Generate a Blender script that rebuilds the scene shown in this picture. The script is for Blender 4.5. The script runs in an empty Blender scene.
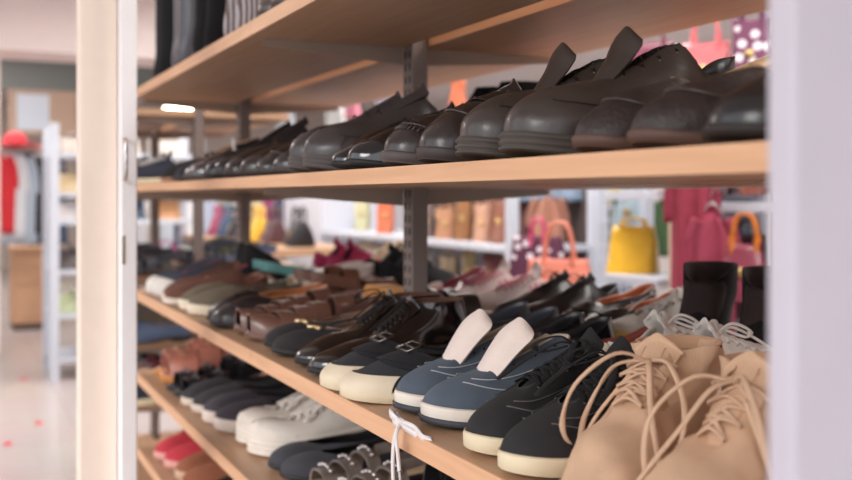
import bpy, math, random
from mathutils import Vector, noise
from math import sin, cos, pi, sqrt, radians as R
random.seed(7)
sc = bpy.context.scene
COL = sc.collection

# ------------------------------------------------------------------ camera geometry
F = 1000.0; VPX = -47.0; HZ = 197.0; CAMZ = 1.25
TH = math.atan((426 - VPX) / F); CT, ST = cos(TH), sin(TH)
def W3(s, d, h): return Vector((-s, d, CAMZ + h))          # s along the shelves, d away across them, h above eye level
def s_at(u, d):                                            # distance along the shelf seen at column u for depth d
    z = F * d / (CT * (u - VPX)); return (z - d * ST) / CT
def zc(s, d): return d * ST + s * CT
def h_at(v, s, d): return -(v - HZ) * zc(s, d) / F

# ------------------------------------------------------------------ materials
def lin(c):
    c = c / 255.0
    return c / 12.92 if c <= .04045 else ((c + .055) / 1.055) ** 2.4
_M = {}
KIND = dict(  # roughness, bump strength, bump scale, coat, colour variation
    leather=(.30, .12, 260, .15, .12), patent=(.12, .05, 90, .8, .06), suede=(.95, .35, 600, 0, .22), canvas=(.9, .35, 900, 0, .12),
    rubber=(.6, .06, 200, 0, .10), plastic=(.4, .02, 60, .1, .04), metal=(.28, .03, 120, 0, .05), cloth=(.92, .2, 300, 0, .14),
    paint=(.45, .03, 60, 0, .04), woven=(.5, 1.0, 180, 0, .5), worn=(.36, .2, 120, .15, .3), fur=(1, .9, 400, 0, .4), lace=(.9, .5, 1500, 0, .1), glitter=(.3, .9, 1400, .3, .6))
def M(rgb, kind='leather'):
    key = (tuple(rgb), kind)
    if key in _M: return _M[key]
    ro, bs, sc_, coat, var = KIND[kind]
    m = bpy.data.materials.new('%s_%02x%02x%02x' % ((kind,) + tuple(int(x) for x in rgb))); m.use_nodes = True
    nt = m.node_tree; b = nt.nodes['Principled BSDF']
    tc = nt.nodes.new('ShaderNodeTexCoord')
    n1 = nt.nodes.new('ShaderNodeTexNoise'); n1.inputs['Scale'].default_value = sc_; n1.inputs['Detail'].default_value = 3
    n2 = nt.nodes.new('ShaderNodeTexNoise'); n2.inputs['Scale'].default_value = 28; n2.inputs['Detail'].default_value = 5
    nt.links.new(tc.outputs['Object'], n1.inputs['Vector']); nt.links.new(tc.outputs['Object'], n2.inputs['Vector'])
    mx = nt.nodes.new('ShaderNodeMix'); mx.data_type = 'RGBA'
    c = [lin(x) for x in rgb]
    mx.inputs[6].default_value = (*[x * (1 - var) for x in c], 1)
    mx.inputs[7].default_value = (*[min(1, x * (1 + var) + .004 * (kind in ('suede', 'leather', 'worn', 'canvas'))) for x in c], 1)
    nt.links.new(n2.outputs['Fac'], mx.inputs[0]); nt.links.new(mx.outputs[2], b.inputs['Base Color'])
    b.inputs['Roughness'].default_value = ro
    b.inputs['Metallic'].default_value = 1.0 if kind == 'metal' else (.6 if kind == 'glitter' else 0)
    b.inputs['Coat Weight'].default_value = coat; b.inputs['Coat Roughness'].default_value = .12
    if kind in ('suede', 'fur', 'cloth', 'canvas'):
        b.inputs['Sheen Weight'].default_value = .3 if sum(rgb) > 200 else .1; b.inputs['Sheen Roughness'].default_value = .6
        b.inputs['Sheen Tint'].default_value = (*[min(1, x * 1.5 + .05) for x in c], 1)
    bp = nt.nodes.new('ShaderNodeBump'); bp.inputs['Strength'].default_value = bs; bp.inputs['Distance'].default_value = .002
    nt.links.new(n1.outputs['Fac'], bp.inputs['Height']); nt.links.new(bp.outputs['Normal'], b.inputs['Normal'])
    _M[key] = m; return m

def wood(name, rgb, rough=.5, stretch=(1.2, 22, 22), contrast=.16):
    m = bpy.data.materials.new(name); m.use_nodes = True; nt = m.node_tree; b = nt.nodes['Principled BSDF']
    tc = nt.nodes.new('ShaderNodeTexCoord'); mp = nt.nodes.new('ShaderNodeMapping'); mp.inputs['Scale'].default_value = stretch
    n = nt.nodes.new('ShaderNodeTexNoise'); n.inputs['Scale'].default_value = 3.0; n.inputs['Detail'].default_value = 8; n.inputs['Distortion'].default_value = .6
    n2 = nt.nodes.new('ShaderNodeTexNoise'); n2.inputs['Scale'].default_value = 1.3; n2.inputs['Detail'].default_value = 3
    cr = nt.nodes.new('ShaderNodeValToRGB'); c = [lin(x) for x in rgb]
    cr.color_ramp.elements[0].position = .3; cr.color_ramp.elements[0].color = (*[x * (1 - contrast * (1 + .35 * i)) for i, x in enumerate(c)], 1)
    cr.color_ramp.elements[1].position = .7; cr.color_ramp.elements[1].color = (*[min(1, x * (1 + contrast)) for x in c], 1)
    nt.links.new(tc.outputs['Object'], mp.inputs['Vector']); nt.links.new(mp.outputs['Vector'], n.inputs['Vector'])
    nt.links.new(tc.outputs['Object'], n2.inputs['Vector'])
    mx = nt.nodes.new('ShaderNodeMix'); mx.data_type = 'FLOAT'; mx.inputs[0].default_value = .35
    nt.links.new(n.outputs['Fac'], mx.inputs[2]); nt.links.new(n2.outputs['Fac'], mx.inputs[3])
    nt.links.new(mx.outputs[0], cr.inputs['Fac']); nt.links.new(cr.outputs['Color'], b.inputs['Base Color'])
    b.inputs['Roughness'].default_value = rough
    bp = nt.nodes.new('ShaderNodeBump'); bp.inputs['Strength'].default_value = .08; bp.inputs['Distance'].default_value = .001
    nt.links.new(n.outputs['Fac'], bp.inputs['Height']); nt.links.new(bp.outputs['Normal'], b.inputs['Normal'])
    return m

def emis(name, rgb, k):
    m = bpy.data.materials.new(name); m.use_nodes = True; b = m.node_tree.nodes['Principled BSDF']
    b.inputs['Base Color'].default_value = (.8, .8, .8, 1); b.inputs['Emission Color'].default_value = (*[lin(x) for x in rgb], 1)
    b.inputs['Emission Strength'].default_value = k; return m

def dots(name, base, spot, scale, size=.36):
    m = bpy.data.materials.new(name); m.use_nodes = True; nt = m.node_tree; b = nt.nodes['Principled BSDF']
    tc = nt.nodes.new('ShaderNodeTexCoord'); v = nt.nodes.new('ShaderNodeTexVoronoi'); v.inputs['Scale'].default_value = scale
    v.inputs['Randomness'].default_value = .55
    nt.links.new(tc.outputs['Object'], v.inputs['Vector'])
    cr = nt.nodes.new('ShaderNodeValToRGB'); cr.color_ramp.interpolation = 'CONSTANT'
    cr.color_ramp.elements[0].color = (*[lin(x) for x in spot], 1); cr.color_ramp.elements[1].position = size
    cr.color_ramp.elements[1].color = (*[lin(x) for x in base], 1)
    nt.links.new(v.outputs['Distance'], cr.inputs['Fac']); nt.links.new(cr.outputs['Color'], b.inputs['Base Color'])
    b.inputs['Roughness'].default_value = .75; return m

def stripes(name, a, c, scale, axis='Z'):
    m = bpy.data.materials.new(name); m.use_nodes = True; nt = m.node_tree; b = nt.nodes['Principled BSDF']
    tc = nt.nodes.new('ShaderNodeTexCoord'); w = nt.nodes.new('ShaderNodeTexWave'); w.bands_direction = axis; w.inputs['Scale'].default_value = scale
    w.inputs['Distortion'].default_value = 1.2
    nt.links.new(tc.outputs['Object'], w.inputs['Vector'])
    cr = nt.nodes.new('ShaderNodeValToRGB'); cr.color_ramp.elements[0].position = .4; cr.color_ramp.elements[1].position = .6
    cr.color_ramp.elements[0].color = (*[lin(x) for x in a], 1); cr.color_ramp.elements[1].color = (*[lin(x) for x in c], 1)
    nt.links.new(w.outputs['Fac'], cr.inputs['Fac']); nt.links.new(cr.outputs['Color'], b.inputs['Base Color'])
    b.inputs['Roughness'].default_value = .6; return m

# ------------------------------------------------------------------ mesh collector
class MB:
    def __init__(s): s.v = []; s.f = []; s.sm = []
    def add(s, vs, fs, smooth=True):
        o = len(s.v); s.v += [tuple(p) for p in vs]; s.f += [tuple(i + o for i in f) for f in fs]; s.sm += [smooth] * len(fs); return s
    def grid(s, rows, close_u=False, close_v=False, flip=False):
        n = len(rows); m = len(rows[0]); vs = [p for r in rows for p in r]; fs = []
        for i in range(n if close_v else n - 1):
            for j in range(m if close_u else m - 1):
                a = i * m + j; b = i * m + (j + 1) % m; c = ((i + 1) % n) * m + (j + 1) % m; d = ((i + 1) % n) * m + j
                fs.append((a, d, c, b) if flip else (a, b, c, d))
        return s.add(vs, fs)
    def box(s, x0, x1, y0, y1, z0, z1):
        return s.add([(x0, y0, z0), (x1, y0, z0), (x1, y1, z0), (x0, y1, z0), (x0, y0, z1), (x1, y0, z1), (x1, y1, z1), (x0, y1, z1)],
                     [(0, 3, 2, 1), (4, 5, 6, 7), (0, 1, 5, 4), (1, 2, 6, 5), (2, 3, 7, 6), (3, 0, 4, 7)], False)
    def tube(s, pts, r, seg=6, flat=1.0, up=Vector((0, 0, 1))):
        pts = [Vector(p) for p in pts]; rows = []
        for i, p in enumerate(pts):
            t = (pts[min(i + 1, len(pts) - 1)] - pts[max(i - 1, 0)])
            t = t.normalized() if t.length > 1e-9 else Vector((1, 0, 0))
            a = t.cross(up); a = a.normalized() if a.length > .05 else t.cross(Vector((0, 1, 0))).normalized(); b = a.cross(t).normalized()
            rr = r(i / (len(pts) - 1)) if callable(r) else r
            rows.append([p + a * cos(2 * pi * k / seg) * rr + b * sin(2 * pi * k / seg) * rr * flat for k in range(seg)])
        o = len(s.v); s.grid(rows, close_u=True)
        n = len(rows)
        s.f += [tuple(o + k for k in reversed(range(seg))), tuple(o + (n - 1) * seg + k for k in range(seg))]; s.sm += [False, False]
        return s
    def sheet(s, rows, th):          # a grid with thickness th (offset along its own normals)
        n = len(rows); m = len(rows[0]); rows = [[Vector(p) for p in r] for r in rows]; off = []
        for i in range(n):
            rr = []
            for j in range(m):
                a = rows[min(i + 1, n - 1)][j] - rows[max(i - 1, 0)][j]; b = rows[i][min(j + 1, m - 1)] - rows[i][max(j - 1, 0)]
                c = a.cross(b); c = c.normalized() if c.length > 1e-12 else Vector((0, 0, 1)); rr.append(rows[i][j] + c * th)
            off.append(rr)
        s.grid(rows); s.grid(off, flip=True)
        for (A, B) in ((rows[0], off[0]), (off[-1], rows[-1])): s.grid([A, B], flip=True)
        s.grid([[r[0] for r in rows], [r[0] for r in off]]); s.grid([[r[-1] for r in off], [r[-1] for r in rows]])
        return s
    def ball(s, c, r, sx=1, sy=1, sz=1, n=8):
        c = Vector(c); rows = []
        for i in range(n + 1):
            a = pi * i / n; rows.append([c + Vector((r * sx * sin(a) * cos(2 * pi * j / (2 * n)), r * sy * sin(a) * sin(2 * pi * j / (2 * n)), r * sz * cos(a))) for j in range(2 * n)])
        return s.grid(rows, close_u=True, flip=True)
    def mesh(s, name, mat):
        me = bpy.data.meshes.new(name); me.from_pydata(s.v, [], s.f)
        me.polygons.foreach_set('use_smooth', s.sm); me.materials.append(mat); me.update(); return me
def link(name, me, parent=None, bevel=0):
    o = bpy.data.objects.new(name, me); COL.objects.link(o)
    if parent: o.parent = parent
    if bevel:
        b = o.modifiers.new('Bevel', 'BEVEL'); b.width = bevel; b.segments = 2; b.limit_method = 'ANGLE'
    return o
def build(name, mb, mat, parent=None, bevel=0): return link(name, mb.mesh(name, mat), parent, bevel)
def tag(o, label, cat, group=None):
    o['label'] = label; o['category'] = cat
    if group: o['group'] = group
    return o
def empty(name, loc, rz=0, label=None, cat=None, group=None):
    o = bpy.data.objects.new(name, None); COL.objects.link(o); o.location = loc; o.rotation_euler = (0, 0, rz); o.empty_display_size = .05
    if label: tag(o, label, cat, group)
    return o
def struct(name, mb, mat, bevel=0):
    o = build(name, mb, mat, None, bevel); o['kind'] = 'structure'; return o

def sm(x): x = max(0., min(1., x)); return x * x * (3 - 2 * x)
def lerp(a, b, t): return a + (b - a) * t
def bez(a, b, c, d, t): k = 1 - t; return a * k**3 + b * 3 * k * k * t + c * 3 * k * t * t + d * t**3
def catmull(pts, n=6):
    pts = [Vector(p) for p in pts]; out = []
    for i in range(len(pts) - 1):
        p0 = pts[max(i - 1, 0)]; p1 = pts[i]; p2 = pts[i + 1]; p3 = pts[min(i + 2, len(pts) - 1)]
        for k in range(n):
            t = k / n; out.append(.5 * ((2 * p1) + (-p0 + p2) * t + (2 * p0 - 5 * p1 + 4 * p2 - p3) * t * t + (-p0 + 3 * p1 - 3 * p2 + p3) * t**3))
    out.append(pts[-1]); return out

# ------------------------------------------------------------------ the shoe builder
TAB = dict(round=[0, .45, .77, .95, 1.0, .90, .76, .70, .62, .38, 0], pointed=[0, .26, .54, .82, .97, .90, .74, .67, .58, .36, 0],
           square=[0, .74, .93, 1.0, 1.0, .90, .76, .70, .62, .40, 0], almond=[0, .40, .72, .92, 1.0, .90, .75, .68, .60, .37, 0])
DEF = dict(L=.28, W=.05, toe='round', th=.012, thh=None, hh=0., spring=.006, xo0=.03, xo1=.60, tc=.30, ta=.62, wc=.030, ws=.007, zc=.075, zs=.055,
           zi=.085, zt=.07, toe_h=.042, bul=.004, slouch=0., umax=1.0, side=1, foxing=0.)
class Last:
    def __init__(s, **k):
        s.__dict__.update(DEF); s.__dict__.update(k)
        if s.thh is None: s.thh = s.th
    def tt(s, u): return (1 + cos(pi * min(1, abs(u)))) / 2
    def w(s, u):
        a = min(1, abs(u)) * 10; T = TAB[s.toe]; i = min(9, int(a)); f = a - i
        p = lambda k: T[k] if 0 <= k <= 10 else -T[-k if k < 0 else 20 - k]
        p0, p1, p2, p3 = p(i - 1), p(i), p(i + 1), p(i + 2)
        return s.W * .5 * ((2 * p1) + (-p0 + p2) * f + (2 * p0 - 5 * p1 + 4 * p2 - p3) * f * f + (-p0 + 3 * p1 - 3 * p2 + p3) * f**3)
    def cy(s, t): return s.side * s.W * (.16 * sin(pi * min(1, t * 1.05)) * -.6 + .14 * sm((t - .55) / .45) * 1)
    def xy(s, u, off=0):
        t = s.tt(u); sg = 1 if u >= 0 else -1; w = s.w(u)
        p = Vector((t * s.L, s.cy(t) + sg * w, 0))
        if off:
            e = .02; a = s.xy(u + e if u < .98 else u); b = s.xy(u - e if u > -.98 else u)
            tn = (a - b); n = Vector((-tn.y, tn.x, 0)); n = n.normalized() if n.length > 1e-9 else Vector((1, 0, 0))
            c = Vector((s.L * .5, s.cy(t), 0))
            if n.dot(p - c) < 0: n = -n
            p = p + n * off
        return p
    def zb(s, t): return s.hh * sm((.66 - t) / .42) + s.spring * max(0, (t - .72) / .28)**2
    def zth(s, t): return lerp(s.thh, s.th, sm(t / .75))
    def zf(s, t): return s.zb(t) + s.zth(t)
    def O(s, u):
        t = s.tt(u); sg = 1 if u >= 0 else -1; ta = 1 - (1 - t)**1.55
        x = s.L * (s.xo0 + (s.xo1 - s.xo0) * ta)
        if ta < s.tc: y = s.wc * sqrt(max(0, 1 - ((s.tc - ta) / s.tc)**2))
        else: y = lerp(s.wc, s.ws, sm((ta - s.tc) / (s.ta - s.tc)))
        if s.ta >= 1: y = s.wc * sqrt(max(0, 1 - ((ta - s.tc) / (1 - s.tc))**2)) if ta > s.tc else y
        else: y *= sqrt(max(0, min(1, (1 - ta) / .05)))
        ks = [(0, s.zc), (s.tc, s.zs), (s.ta if s.ta < 1 else .85, s.zi), (1, s.zt)]
        z = s.zt
        for (a, za), (b, zb_) in zip(ks, ks[1:]):
            if a <= ta <= b: z = lerp(za, zb_, sm((ta - a) / (b - a)) if b < 1 else (ta - a) / (b - a)); break
        return Vector((x, s.cy(x / s.L) + sg * y, z + s.hh * sm((.66 - x / s.L) / .42)))
    def P(s, u, v, off=0):
        if off:
            e = .012; a = s.P(u + e, v) - s.P(u - e, v); v1 = min(v + e, 1); v0 = max(v - e, 0); b = s.P(u, v1) - s.P(u, v0)
            n = a.cross(b); n = n.normalized() if n.length > 1e-12 else Vector((0, 0, 1))
            return s.P(u, v) + n * off
        t = s.tt(u); k = sm((.46 - abs(u)) / .34)
        S = s.xy(u, -.001); out = (s.xy(u, .01) - s.xy(u)).normalized(); z = s.zf(t) - .002
        S = Vector((S.x, S.y, z)); o = s.O(u); H = o.z - z
        P1 = S + out * (s.bul * (1 - .2 * k)) + Vector((0, 0, lerp(.45 * H, s.toe_h * .72, k)))
        mxy = S.lerp(o, .5); P2 = Vector((mxy.x, mxy.y, lerp(o.z - .4 * H, lerp(z + s.toe_h * .95, o.z, .40), k)))
        p = bez(S, P1, P2, o, v)
        if s.slouch and v > .02:
            q = noise.noise_vector(Vector((p.x * 22, p.y * 22 + s.side * 5, p.z * 34))); p = p + q * s.slouch * sm(v * 4)
        return p
    # ---- meshes
    def upper(s, nu=60, nv=13, umax=None, v0=0, v1=1, off=0):
        um = umax or s.umax; mb = MB()
        full = um >= .999
        us = [-um + 2 * um * i / nu for i in range(nu + (0 if full else 1))]
        rows = [[s.P(u, v0 + (v1 - v0) * j / nv, off) for u in us] for j in range(nv + 1)]
        mb.grid(rows, close_u=full); 
        if not full: mb.sheet(rows, -.0018)
        return mb
    def patch(s, u0, u1, v0, v1, off=.0012, nu=16, nv=6, th=.0012):
        g = lambda f, x: f(x) if callable(f) else f
        rows = []
        for j in range(nv + 1):
            r = []
            for i in range(nu + 1):
                u = lerp(u0, u1, i / nu); a = g(v0, u); b = g(v1, u); r.append(s.P(u, lerp(a, b, j / nv), off))
            rows.append(r)
        return MB().sheet(rows, -th)
    def lining(s, nu=60):
        mb = MB(); us = [-1 + 2 * i / nu for i in range(nu)]; rings = [[] for _ in range(7)]
        for u in us:
            o = s.O(u); t = s.tt(u); c = Vector((o.x, s.cy(o.x / s.L), o.z)); i_ = (c - o); i_ = i_.normalized() if i_.length > 1e-6 else Vector((-1, 0, 0))
            amt = min(.003, (c - o).length * .6)
            I = s.xy(u, -.006); zz = s.zf(min(1, t)) + .003; I = Vector((I.x, I.y, zz))
            if t > .8: I = I.lerp(Vector((s.L * .8, s.cy(.8), zz)), .5 * (t - .8) / .2)
            a = o + i_ * amt * .4 + Vector((0, 0, .0012)); b = o + i_ * amt
            rings[0].append(o); rings[1].append(a); rings[2].append(b)
            m = Vector((lerp(b.x, I.x, .35), lerp(b.y, I.y, .5), lerp(b.z, I.z, .33))); m2 = Vector((lerp(b.x, I.x, .8), lerp(b.y, I.y, .9), lerp(b.z, I.z, .7)))
            rings[3].append(b.lerp(m, .5)); rings[4].append(m); rings[5].append(m2); rings[6].append(I)
        mb.grid(rings, close_u=True, flip=True); n = nu; o0 = len(mb.v) - n
        for i in range(1, n // 2): mb.f.append((o0 + i, o0 + i + 1, o0 + (n - i - 1) % n, o0 + (n - i) % n)); mb.sm.append(True)
        return mb
    def sole(s, prof=None, flatbottom=False, nu=60, t1=1.0, top_in=0.0):
        prof = prof or [(-.002, 0), (.0015, .12), (.002, .8), (.0008, 1)]
        mb = MB(); us = [-1 + 2 * i / nu for i in range(nu)]; rows = []
        for off, zr in prof:
            r = []
            for u in us:
                t = s.tt(u); p = s.xy(u, off); b = (s.spring * max(0, (t - .72) / .28)**2) if flatbottom else s.zb(t)
                r.append(Vector((p.x, p.y, lerp(b, s.zf(t) + s.foxing, zr))))
            rows.append(r)
        rows.append([Vector((p.x, p.y, s.zf(s.tt(u)) - .001)) for u in us for p in [s.xy(u, -.003)]])
        mb.grid(rows, close_u=True)
        n = nu
        for base, fl in ((0, 1), ((len(rows) - 1) * n, 0)):
            for i in range(n // 2):
                a = base + i; b = base + i + 1; c = base + (n - i - 1) % n; d = base + (n - i) % n
                f = (a, d, c, b) if not fl else (a, b, c, d)
                f = tuple(dict.fromkeys(f))
                if len(f) > 2: mb.f.append(f if not fl else f); mb.sm.append(False)
        return mb
    def heel(s, t1=.27, taper=.9, z1=None):
        mb = MB(); n = 14; rows = []
        um = 1 - math.acos(1 - 2 * t1) / pi if False else math.acos(2 * t1 - 1) / pi
        us = [um + (1 - um) * i / n for i in range(n + 1)] + [-(1 - (1 - um) * i / n) for i in range(1, n + 1)]
        c = s.xy(um); cc = Vector((c.x * .55, s.cy(t1 / 2), 0))
        for k, f in ((0, taper), (.5, (taper + 1) / 2), (1, 1.0)):
            r = []
            for u in us:
                p = cc + (s.xy(u) - cc) * f; r.append(Vector((p.x, p.y, (s.zb(s.tt(u)) + .001) * k)))
            rows.append(r)
        mb.grid(rows, close_u=True); m = len(us)
        mb.f += [tuple(reversed(range(m))), tuple(range(2 * m, 3 * m))]; mb.sm += [False, False]
        return mb
    def u_of(s, ta): t = 1 - (1 - ta)**(1 / 1.55); return math.acos(max(-1, min(1, 2 * t - 1))) / pi
    def strap(s, x0, x1, h, w_off=.004, th=.003, n=16, arc=(0, 1), wide=.0):
        # band over the foot between fractions x0..x1 of the length, rising to h
        rows = []
        for i in range(n + 1):
            a = lerp(arc[0], arc[1], i / n) * pi; r = []
            for j in range(5):
                x = lerp(x0, x1, j / 4); uu = math.acos(max(-1, min(1, 2 * x - 1))) / pi; ww = s.w(uu) + w_off * .4
                z0 = s.zf(x) - .004; e = .75
                cy_ = s.cy(x) - ww * (abs(cos(a))**e) * (1 if cos(a) > 0 else -1)
                r.append(Vector((x * s.L + wide * (1 - sin(a)) * .3, cy_, z0 + (h(x) if callable(h) else h) * sin(a)**.8)))
            rows.append(r)
        return MB().sheet(rows, th)
    def stitch(s, path, r=.0006, off=.0016):
        return [s.P(u, v, off) for u, v in path]

_CACHE = {}
class Parts:
    def __init__(s): s.items = []       # (name, mesh, parent index, label)
    def add(s, name, mb, mat, parent=None, label=None):
        s.items.append((name, mb.mesh(name, mat), parent, label)); return len(s.items) - 1

def lace_rows(L, n, ta0, ta1, r=.0016, flat=.5, cross=True, off=.003, arch=.006, bow=None, vv=.93):
    mb = MB(); pts = []
    for k in range(n):
        u = L.u_of(lerp(ta0, ta1, k / max(1, n - 1))); pts.append((L.P(u, vv, off), L.P(-u, vv, off)))
    for k, (a, b) in enumerate(pts):
        m = (a + b) / 2 + Vector((.001, 0, arch)); mb.tube(catmull([a - Vector((0, 0, .002)), a, m, b, b - Vector((0, 0, .002))], 4), r, 6, flat)
        if cross and k + 1 < n:
            c, d = pts[k + 1]
            for p, q in ((a, d), (b, c)):
                m = (p + q) / 2 + Vector((0, 0, arch * 1.25)); mb.tube(catmull([p, m, q], 5), r, 6, flat)
    if bow:
        a, b = pts[0]; c = (a + b) / 2 + Vector((0, 0, arch + .003)); q = bow; rnd = random.Random(q)
        mb.ball(c, .004)
        for sg in (-1, 1):
            w = .028 + .012 * rnd.random(); f = .02 + .014 * rnd.random()
            mb.tube(catmull([c, c + Vector((.008, sg * w * .5, .012)), c + Vector((f, sg * w, .004)), c + Vector((f * 1.1, sg * w * .75, -.006)), c + Vector((.008, sg * .004, .002))], 6), r, 6, flat)
            mb.tube(catmull([c, c + Vector((.014, sg * .012, .006)), c + Vector((.045, sg * (.02 + .02 * rnd.random()), -.014)), c + Vector((.07 + .02 * rnd.random(), sg * (.032 + .01 * rnd.random()), -.034))], 6), r, 6, flat)
    return mb, pts

def tongue(L, top=.03, w=.022, back=.012, th=.003, puff=.0, lean=.0, ctrlp=None):
    rows = []; n = 12
    x1 = L.xo1 * L.L + .012; ua = L.u_of(L.ta); xa = L.O(ua).x; za = L.O(ua).z; zt = L.zt + L.hh * 0
    ctrl = catmull([(x1, 0, zt - .008), (lerp(x1, xa, .5), 0, lerp(zt, za, .5) - .001 + puff), (xa, 0, za + .003 + puff), (xa - back, 0, za + top * .6), (xa - back * 1.3 - lean, 0, za + top)], 4)
    if ctrlp: ctrl = catmull([(x, 0, z) for x, z in ctrlp], 4)
    for i, p in enumerate(ctrl):
        f = i / (len(ctrl) - 1); ww = w * ((.55 + .55 * f) if ctrlp else (.7 + .45 * f)) * (1 if f < .72 else sqrt(max(.22, 1 - ((f - .72) / .28)**2)))
        rows.append([Vector((p.x - .006 * (abs(q)**2) * f, L.cy(p.x / L.L) + q * ww, p.z - .010 * q * q * (1 + f * .4))) for q in (-1, -.75, -.5, -.25, 0, .25, .5, .75, 1)])
    return MB().sheet(rows, th)

def eyelets(L, n, ta0, ta1, r=.0022, vv=.9):
    mb = MB()
    for k in range(n):
        u = L.u_of(lerp(ta0, ta1, k / max(1, n - 1)))
        for sg in (1, -1): mb.ball(L.P(sg * u, vv, .001), r, n=4)
    return mb

def ribs(n=5, amp=.0018, base=.002):
    out = [(-.003, 0)]
    for i in range(n): out += [(base + amp, (i + .25) / n), (base + amp, (i + .6) / n), (base - amp * .6, (i + .75) / n), (base - amp * .6, (i + .98) / n)]
    out.append((0, 1)); return out

# ---- styles: each returns Parts for one foot (side = +1 / -1)
BLACK = (26, 24, 25); DK = (38, 35, 36)
def sneaker(side, up=BLACK, upk='canvas', sole=(222, 206, 172), sole2=None, tong=None, lace=None, lin=(150, 135, 120), stitchc=None, stripes_=None, toecap=None, rib=0,
            L=.28, W=.05, th=.016, thh=.024, fox=.008, n=6, bow=3, top=.022, tw=.02, tback=.012, lr=.003, lflat=.3, puff=0, logo=None, toe_h=.04, counter=None, mud=None, zc_=.082, wedge2=.45, toe='round', slouch=0., tlean=0, tpath=None):
    l = Last(side=side, L=L, W=W, th=th, thh=thh, foxing=fox, toe=toe, xo1=.73, ta=.47, tc=.26, wc=.031, ws=.012, zc=zc_, zs=.066, zi=.102, zt=.064, toe_h=toe_h, bul=.005, slouch=slouch)
    P = Parts()
    P.add('upper', l.upper(), M(up, upk))
    P.add('lining', l.lining(), M(lin, 'cloth'))
    so = P.add('sole', l.sole(ribs(rib) if rib else None, flatbottom=True), M(sole, 'rubber'))
    if sole2:   # contrasting lower layer
        l2 = Last(**{**l.__dict__}); l2.thh = thh * wedge2; l2.th = th * wedge2; l2.foxing = 0
        P.add('outsole', l2.sole([(-.001, -.02), (.0035, .1), (.0045, .85), (.001, 1)], flatbottom=True), M(sole2, 'rubber'), so)
    tg = P.add('tongue', tongue(l, top, tw, back=tback, puff=puff, lean=tlean, ctrlp=tpath), M(tong or up, 'cloth'))
    if lace:
        mb, _ = lace_rows(l, n, .52, .9, lr, lflat, bow=bow); P.add('laces', mb, M(lace, 'lace'))
    P.add('eyelets', eyelets(l, n, .52, .9, .0018), M(DK if not lace else (120, 115, 110), 'metal'))
    e = .03
    P.add('eyestay', MB().add([], []) if 0 else l.patch(l.u_of(.5), l.u_of(.97), .72, .985, .001), M(tuple(max(0, c - 4) for c in up), upk))
    P.add('eyestay', l.patch(-l.u_of(.97), -l.u_of(.5), .72, .985, .001), M(tuple(max(0, c - 4) for c in up), upk))
    if stitchc:
        mb = MB()
        for sg in (1, -1):
            ua, ub = l.u_of(.5), l.u_of(.99)
            mb.tube([l.P(sg * lerp(ua, ub, i / 16), .70, .0016) for i in range(17)], .0007, 4)
            mb.tube([l.P(sg * lerp(.12, .60, i / 20), .60 - .30 * sm(i / 20), .0012) for i in range(21)], .0007, 4)
            mb.tube([l.P(sg * lerp(.60, .52, i / 12), lerp(.1, .72, i / 12), .0012) for i in range(13)], .0007, 4)
            mb.tube([l.P(sg * lerp(.585, .505, i / 12), lerp(.1, .72, i / 12), .0012) for i in range(13)], .0007, 4)
        P.add('stitching', mb, M(stitchc, 'lace'))
    if toecap:
        P.add('toe_cap', l.patch(-.30, .30, .0, lambda u: .50 - 1.2 * u * u, .0014, 24), M(toecap, 'rubber'))
    if mud:
        P.add('mudguard', l.patch(-.34, .34, .0, lambda u: .30 - .2 * abs(u), .0014, 26), M(mud, 'suede'))
    if counter:
        P.add('heel_counter', l.patch(.80, 1.0, .1, .85, .0016), M(counter, 'leather')); P.add('heel_counter', l.patch(-1.0, -.80, .1, .85, .0016), M(counter, 'leather'))
    if stripes_:
        for sg in (1, -1):
            for q in (0, 1, 2): P.add('side_stripe', l.patch(sg * (.52 + .05 * q), sg * (.545 + .05 * q), .1, .75, .0016, 3), M(stripes_, 'leather'))
    if logo:
        cu = bpy.data.curves.new('logo', 'FONT'); cu.body = logo; cu.size = .024; cu.extrude = .0006; cu.align_x = 'CENTER'; cu.align_y = 'CENTER'
        tmp = bpy.data.objects.new('tmp', cu); COL.objects.link(tmp); bpy.context.view_layer.update()
        me = bpy.data.meshes.new_from_object(tmp.evaluated_get(bpy.context.evaluated_depsgraph_get())); bpy.data.objects.remove(tmp); bpy.data.curves.remove(cu)
        me.materials.clear(); me.materials.append(M(BLACK, 'leather')); P.items.append(('logo', me, None, 'black lettering on gold'))
        P.logo = l
    P.last = l; return P

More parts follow.
